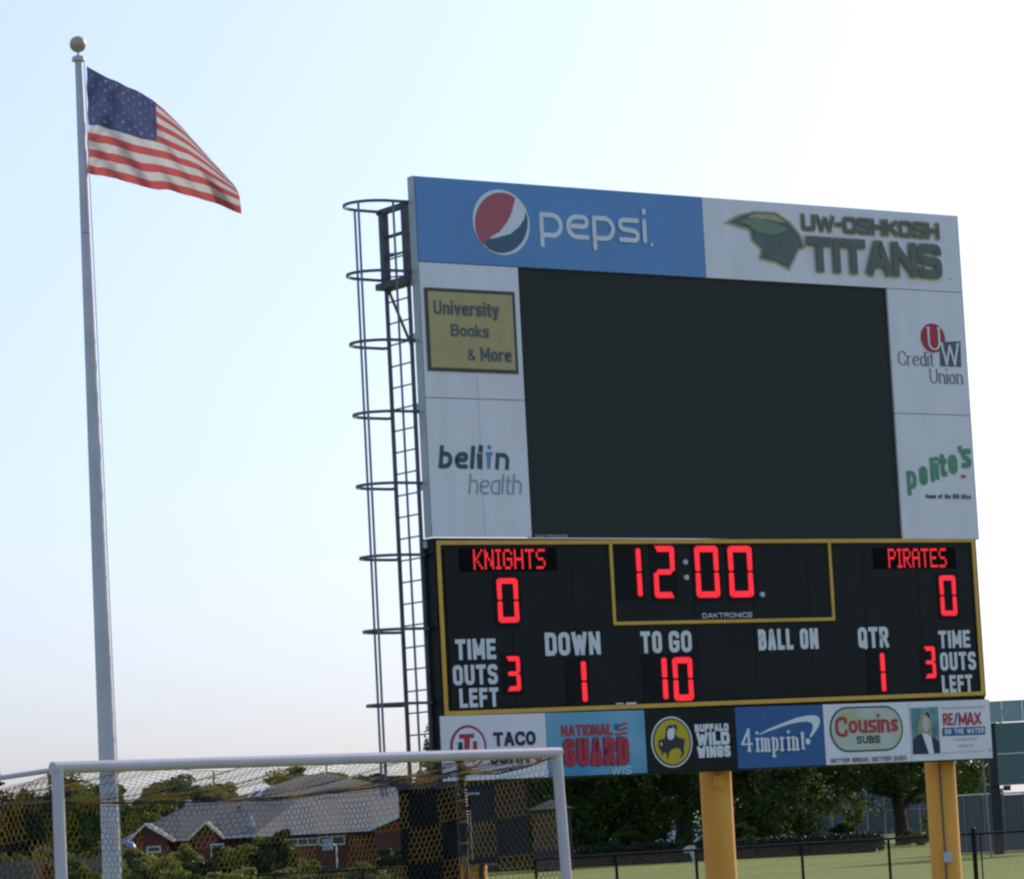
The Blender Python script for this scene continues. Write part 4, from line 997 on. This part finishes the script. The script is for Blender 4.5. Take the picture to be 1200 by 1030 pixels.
car(790, 165, pm('white_car_paint', (.55, .56, .58), .25, var=.03), 'white car parked beyond the lawn beside the middle column', .1)
car(748, 172, pm('silver_car_paint', (.35, .38, .42), .25, .4, var=.03), 'silver car parked under the trees left of the white one', .2)

# ================================================================ far fences on the right
far = thing('windscreen_fence', 'tall grey fabric-covered fence behind the right column', 'fence', (X(1108, 109), 109, 0), 0)
WF = pm('grey_windscreen_fabric', (.125, .12, .125), .85, var=.12, scale=4, stretch=(4, 4, .6))
zt2 = Z(1150, 931, 109); dx = (X(1150, 109)-X(1108, 109))
for i in range(14):
    x0 = i*.62; MB().box(x0+.015, x0+.605, 0, .03, .02, zt2-.04-(i % 3)*.006).build('fabric_panel', [WF], far)
    MB().tube([(x0, -.03, 0), (x0, -.03, zt2)], .022, 6).build('post', [pm('galvanised', (.22, .22, .23), .45, .4)], far)
MB().tube([(0, -.03, zt2+.01), (14*.62, -.03, zt2+.01)], .028, 8).build('rail', [pm('pale_rail', (.5, .5, .5), .5)], far)
court = thing('court_fence', 'distant high grey chain-link fence around a court', 'fence', (X(935, 175), 175, 0), 0)
GV = pm('galvanised', (.22, .22, .23), .45, .4)
CL = X(1100, 175)-X(935, 175); CH = 2.7
for i in range(9): MB().tube([(CL*i/8, 0, 0), (CL*i/8, 0, CH)], .035, 6).build('post', [GV], court)
for z in (.1, CH*.5, CH): MB().tube([(0, 0, z), (CL, 0, z)], .025, 6).build('rail', [GV], court)
V = []; Fs = []; x = -CH
while x < CL:
    for a, b in ((x, x+CH), (x+CH, x)):
        k = len(V); a_, b_ = max(0, min(CL, a)), max(0, min(CL, b)); V += [(a_-.004, .0, 0), (a_+.004, 0, 0), (b_+.004, 0, CH), (b_-.004, 0, CH)]; Fs.append((k, k+1, k+2, k+3))
    x += .12
o = link('chain_link_mesh', meshd('chain_link_mesh', V, Fs, [GV]), court); o['kind'] = 'stuff'
wb = thing('windbreak_fence', 'dark grey windbreak fence seen under the forked tree', 'fence', (X(955, 190), 190, 0), 0)
for i in range(9): MB().box(i*1.05+.01, i*1.05+1.04, 0, .04, .05, 3.1).build('fabric_panel', [pm('dark_windscreen', (.06, .062, .07), .85, var=.15)], wb)

# ---- big green board back on dark posts
GB = thing('green_sign_board', 'large teal panelled sign board on a thick dark post at the right edge', 'sign board', (X(1172, 104), 104, 0), 0)
TP = pm('teal_sheet', (.09, .14, .145), .5, var=.10, scale=1.5, stretch=(1, 1, 3)); TP2 = pm('pale_teal_sheet', (.27, .35, .36), .5, var=.06)
g0 = X(1170, 104)-X(1172, 104); ppx = X(1171, 104)-X(1170, 104)
z820, z848, z881, z921 = Z(1172, 821, 104), Z(1172, 847, 104), Z(1172, 883, 104), Z(1172, 920, 104)
for i in range(5):
    a = ppx*(-12+24*i); MB().box(a+.01, a+ppx*24-.01, 0, .10, z848+.03, z820-.0).build('upper_panel', [TP2], GB)
for i in range(2):
    a = ppx*(2+60*i)
    MB().box(a, a+ppx*60-.02, -.06, .10, z881+.004, z848).build('lower_panel', [TP], GB); MB().box(a, a+ppx*60-.02, -.06, .10, z921, z881-.004).build('lower_panel', [TP], GB)
MB().box(ppx*-7, ppx*4, .11, .42, 0, z848).build('post', [pm('black_post', (.012, .012, .014), .5)], GB)
MB().box(ppx*-7, ppx*3, -.03, .10, z921, z848+.02).build('frame_edge', [pm('black_post', (.012, .012, .014), .5)], GB)
MB().box(ppx*78, ppx*88, .11, .42, 0, z848).build('post', [MATS['black_post']], GB)
for a in (8, 42): MB().box(ppx*a, ppx*(a+8), 0, .1, z921-.16, z921-.01).build('bracket', [DARKST], GB)
tp_ = thing('thin_pole', 'thin pale pole rising at the right end of the scoreboard', 'pole', (X(1160, 100), 100, 0), 0)
za = Z(1158, 776, 100); MB().tube([(0, 0, 0), (-.14, 0, za)], [.03, .012], 8).build('mast', [GV], tp_); MB().tube([(-.14, 0, za), (-.14, 0, za+.12)], .006, 6).build('tip', [GV], tp_)

# ================================================================ houses
def hip(mb, x0, x1, y0, y1, ze, zr, ins0, ins1, ym=None, m=0, th=.18):
    ym = (y0+y1)/2 if ym is None else ym
    V = [(x0, y0, ze), (x1, y0, ze), (x1, y1, ze), (x0, y1, ze), (x0+ins0, ym, zr), (x1-ins1, ym, zr), (x0, y0, ze-th), (x1, y0, ze-th), (x1, y1, ze-th), (x0, y1, ze-th)]
    mb.add(V, [(0, 1, 5, 4), (2, 3, 4, 5), (3, 0, 4), (1, 2, 5), (6, 7, 1, 0), (7, 8, 2, 1), (8, 9, 3, 2), (9, 6, 0, 3), (9, 8, 7, 6)], m)
YH = 230.0; gH = -.62
hs = thing('brick_house', 'long red brick building with grey hipped roof and two small gables', 'house', (0, 0, 0))
hxx = lambda px, Y=YH: X(px, Y)
zh = lambda px, py, Y=YH: Z(px, py, Y)
ze = zh(380, 973)
# walls
xL, xM, xR = hxx(136), hxx(302), hxx(474)
MB().box(xL+.3, xM, YH+.6, YH+9, gH, ze-.1).build('wall', [BRICK], hs)
MB().box(xM, xR-.3, YH-2.4, YH+9, gH, ze-.1).build('wall', [BRICK], hs)
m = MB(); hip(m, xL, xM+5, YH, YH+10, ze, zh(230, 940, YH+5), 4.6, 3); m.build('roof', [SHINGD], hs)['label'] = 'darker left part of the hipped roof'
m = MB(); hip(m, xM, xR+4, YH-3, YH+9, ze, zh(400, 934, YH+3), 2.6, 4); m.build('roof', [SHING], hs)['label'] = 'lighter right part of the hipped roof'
MB().box(xM+.02, xR+4, YH-3.06, YH-3.005, ze-.17, ze-.02).build('fascia', [TRIM], hs)
MB().box(xL, xM, YH-.06, YH-.005, ze-.17, ze-.02).build('fascia', [TRIM], hs)
def gable(pl, pp, pr, peak, ybase, proj, trim=True):
    a, b, c = hxx(pl), hxx(pp), hxx(pr); zp = zh(pp, peak, YH-proj); y0 = YH-proj; zb_ = ze
    # roof planes
    m = MB(); bk = YH+4
    for s_, e in ((a, -1), (c, 1)):
        m.add([(s_, y0-.3, zb_-.05), (b, y0-.3, zp), (b, bk, zp), (s_, bk, zb_-.05), (s_, y0-.3, zb_-.2), (b, y0-.3, zp-.15), (b, bk, zp-.15), (s_, bk, zb_-.2)], [(0, 1, 2, 3), (4, 7, 6, 5), (0, 4, 5, 1), (3, 2, 6, 7), (0, 3, 7, 4)])
    g = m.build('gable', [SHINGD], hs)
    MB().add([(a+.25, y0, zb_-.1), (c-.25, y0, zb_-.1), (b, y0, zp-.2), (a+.25, y0+.2, zb_-.1), (c-.25, y0+.2, zb_-.1), (b, y0+.2, zp-.2)], [(0, 1, 2), (3, 5, 4), (0, 2, 5, 3), (1, 4, 5, 2)]).build('gable_wall', [BRICK], g)
    MB().box(a+.4, c-.4, y0+.0, YH+.6, gH, zb_-.1).build('gable_base', [BRICK], g)
    for s_ in (a, c):
        d = (b-s_); MB().add([(s_, y0-.34, zb_-.22), (b, y0-.34, zp-.17), (b, y0-.34, zp+.03), (s_, y0-.34, zb_-.03), (s_, y0-.305, zb_-.22), (b, y0-.305, zp-.17), (b, y0-.305, zp+.03), (s_, y0-.305, zb_-.03)], [(0, 1, 2, 3), (4, 7, 6, 5), (0, 4, 5, 1), (3, 2, 6, 7)]).build('bargeboard', [TRIM], g)
gable(151, 174, 206, 964, 0, 1.6); gable(222, 243.5, 264, 962, 0, 1.0)
# right gable, wider and partly behind the shed
def window(px0, px1, py0, py1, y, panes=2, parent=hs):
    x0, x1 = hxx(px0, y), hxx(px1, y); z1, z0 = Z((px0+px1)/2, py0, y), Z((px0+px1)/2, py1, y)
    m = MB(); t = .09
    m.box(x0, x1, y-.06, y, z0, z0+t); m.box(x0, x1, y-.06, y, z1-t, z1); m.box(x0, x0+t, y-.058, y-.002, z0+t, z1-t); m.box(x1-t, x1, y-.058, y-.002, z0+t, z1-t)
    for k in range(1, panes):
        q = x0+(x1-x0)*k/panes; m.box(q-t/2, q+t/2, y-.058, y-.002, z0+t, z1-t)
    f = m.build('window', [TRIM], parent)
    for k in range(panes):
        a = x0+t/2+(x1-x0-t)*k/panes; b = x0+t/2+(x1-x0-t)*(k+1)/panes
        MB().box(a+t/2, b-t/2, y-.03, y-.01, z0+t, z1-t).build('pane', [GLASS], f)
window(325, 372, 982, 991, YH-2.45, 4); window(373, 404, 979, 990, YH-2.45, 2); window(246, 262, 988, 1004, YH-1.05, 2); window(171, 188, 991, 999, YH-1.65, 1)
for px, py, s_ in ((294, 957, .2), (296, 960, .16)):
    x = hxx(px); zz = zh(px, py+6); MB().tube([(x, YH+1, zz-.3), (x, YH+1, zz+.55)], .09, 8).build('vent_pipe', [TRIM], hs)
MB().box(hxx(274), hxx(279), YH+3.2, YH+3.6, zh(276, 947), zh(276, 944)).build('roof_vent', [BLK], hs)
a = hxx(213); MB().box(a-.18, a+.18, YH+4.8, YH+5.1, zh(213, 941)-.3, zh(213, 936)).build('chimney', [TRIM], hs)
# right end gable
g_ = MB(); aR, bR = hxx(432, YH-5), hxx(500, YH-5); zpk = Z(500, 941, YH-5)
g_.add([(aR, YH-5.3, ze-.02), (bR, YH-5.3, zpk), (bR, YH+3, zpk), (aR, YH+3, ze-.02), (aR, YH-5.3, ze-.2), (bR, YH-5.3, zpk-.18)], [(0, 1, 2, 3), (0, 4, 5, 1)])
g_.add([(bR, YH-5.3, zpk), (bR+(bR-aR), YH-5.3, ze), (bR+(bR-aR), YH+3, ze), (bR, YH+3, zpk)], [(0, 1, 2, 3)])
g2 = g_.build('gable', [SHING], hs)
MB().add([(aR+.4, YH-5, gH), (bR+(bR-aR)-.4, YH-5, gH), (bR+(bR-aR)-.4, YH-5, ze-.1), (bR, YH-5, zpk-.15), (aR+.4, YH-5, ze-.1)], [(0, 1, 2, 3, 4)]).build('gable_wall', [BRICK], g2)
MB().add([(aR-.05, YH-5.36, ze-.2), (bR, YH-5.36, zpk-.2), (bR, YH-5.36, zpk+.02), (aR-.05, YH-5.36, ze+.02), (aR-.05, YH-5.31, ze-.2), (bR, YH-5.31, zpk-.2), (bR, YH-5.31, zpk+.02), (aR-.05, YH-5.31, ze+.02)], [(0, 1, 2, 3), (4, 7, 6, 5), (0, 4, 5, 1), (3, 2, 6, 7)]).build('bargeboard', [TRIM], g2)
# rear building
YR = 264
rh = thing('rear_house', 'building with broad grey hipped roof and skylights behind the brick house', 'house', (0, 0, 0))
zer = Z(300, 939, YR); X0, X1 = hxx(255, YR), hxx(497, YR)
MB().box(X0+.4, X1-.4, YR+.5, YR+12, gH, zer-.1).build('wall', [BRICK], rh)
m = MB(); hip(m, X0, X1, YR, YR+13, zer, Z(365, 907, YR+6.5), 6.6, 7.4); rr_ = m.build('roof', [SHINGD], rh)
# skylights laid on the front slope
zrr = Z(365, 907, YR+6.5)
for pa_, pb_ in ((293, 301), (303, 312)):
    f0, f1 = .18, .55
    xa_, xb_ = hxx(pa_, YR+3), hxx(pb_, YR+3)
    def sp_(x, f): return (x, YR+6.5*f-.02, zer+(zrr-zer)*f+.06)
    MB().add([sp_(xa_, f0), sp_(xb_-.25, f0), sp_(xb_+.25, f1), sp_(xa_+.5, f1)], [(0, 1, 2, 3)]).build('skylight', [pm('skylight_glass', (.7, .72, .75), .15)], rr_)
# small garage between post and trees
gr = thing('garage', 'small dark gabled outbuilding just right of the goal post', 'garage', (X(648, 118), 118, 0))
q = X(674, 118)-X(648, 118); zg = Z(660, 944, 118); zp = Z(655, 936, 118)
MB().box(-q*.9, q*.85, 0, 2.5, 0, zg-.06).build('wall', [pm('dark_siding', (.05, .035, .035), .8)], gr)
m = MB(); m.add([(-q*1.1, -.2, zg-.08), (q, -.2, zg-.08), (q, 2.7, zg-.08), (-q*1.1, 2.7, zg-.08), (0, -.2, zp), (0, 2.7, zp)], [(0, 1, 4), (1, 2, 5, 4), (2, 3, 5), (3, 0, 4, 5), (3, 2, 1, 0)]); m.build('roof', [SHING], gr)
# ---- pale strip by house, blue tarp, basketball hoop, utility poles
m = MB(); m.add([(hxx(372, 205), 205, gH+.03), (hxx(425, 205), 205, gH+.03), (hxx(425, 206.5), 207.5, gH+.03), (hxx(372, 206.5), 207.5, gH+.03)], [(0, 1, 2, 3)])
o = m.build('paved_strip', [pm('pale_concrete', (.45, .43, .40), .8)]); o['kind'] = 'structure'
bt = at(150, 988, 190); tt = thing('tarpaulin', 'blue tarpaulin draped beside the shrubs near the flagpole', 'tarpaulin', (bt.x, 190, gH))
V = []; Fs = []; nn = 12
for i in range(nn+1):
    for j in range(nn+1):
        a, b = i/nn*2-1, j/nn*2-1; V.append((a*.55, b*.5, max(0, (bt.z-gH+.17)*(1-.25*(a*a+b*b)**1.2)-.03*math.sin(a*9)-(.9 if max(abs(a), abs(b)) == 1 else 0))))
Fs = [(i*(nn+1)+j, (i+1)*(nn+1)+j, (i+1)*(nn+1)+j+1, i*(nn+1)+j+1) for i in range(nn) for j in range(nn)]
link('sheet', meshd('sheet', V, Fs, [pm('blue_tarp', (.10, .22, .55), .5, var=.2, scale=5)], smooth=True), tt)
bh = thing('basketball_hoop', 'white basketball hoop on a pole before the long brick wall', 'basketball hoop', (X(390, 200), 200, gH))
zb0, zb1_ = Z(381, 983, 200), Z(381, 970, 200)
MB().tube([(.15, .3, 0), (.15, .3, zb0+.2), (-.2, .1, zb0+.45)], .045, 8).build('pole', [TRIM], bh)
MB().box(-.62, -.02, -.02, .02, zb0, zb1_).build('backboard', [pm('faded_blue_board', (.30, .36, .48), .5)], bh)
MB().tube([(-.32+.22*math.cos(k*.52), -.26+.22*math.sin(k*.52), zb0+.12) for k in range(12)], .012, 5, closed=True).build('rim', [RED], bh)
for px, top, Y, lb in ((253, 903, 310, 'utility pole above the trees left of the rear roof'), (386, 888, 345, 'thin pole rising from the treetop above the rear roof'), (456, 893, 300, 'thin pole near the foot of the caged ladder')):
    x = X(px, Y); zt_ = Z(px, top, Y); t = thing('utility_pole', lb, 'pole', (x, Y, gH)); MB().tube([(0, 0, 0), (0, 0, zt_-gH)], [.10, .07], 8).build('shaft', [BARK], t)
    MB().box(-.5 if px == 253 else -.12, .5 if px == 253 else .12, -.05, .05, zt_-gH-.7, zt_-gH-.6).build('crossarm', [BARK], t)
wf = thing('garden_fence', 'weathered grey board fence at the far left below the shrubs', 'fence', (X(-30, 86), 86, 0))
WD = pm('weathered_boards', (.13, .12, .12), .9, c2=(.08, .075, .08), scale=3, stretch=(6, 6, .5))
for i in range(26): MB().box(i*.13+.006, i*.13+.124, 0, .02, .02, Z(20, 1009, 86)+.015*(i % 3)).build('board', [WD], wf)
for z in (.3, .8): MB().box(0, 26*.13, .022, .06, z, z+.08).build('rail', [WD], wf)
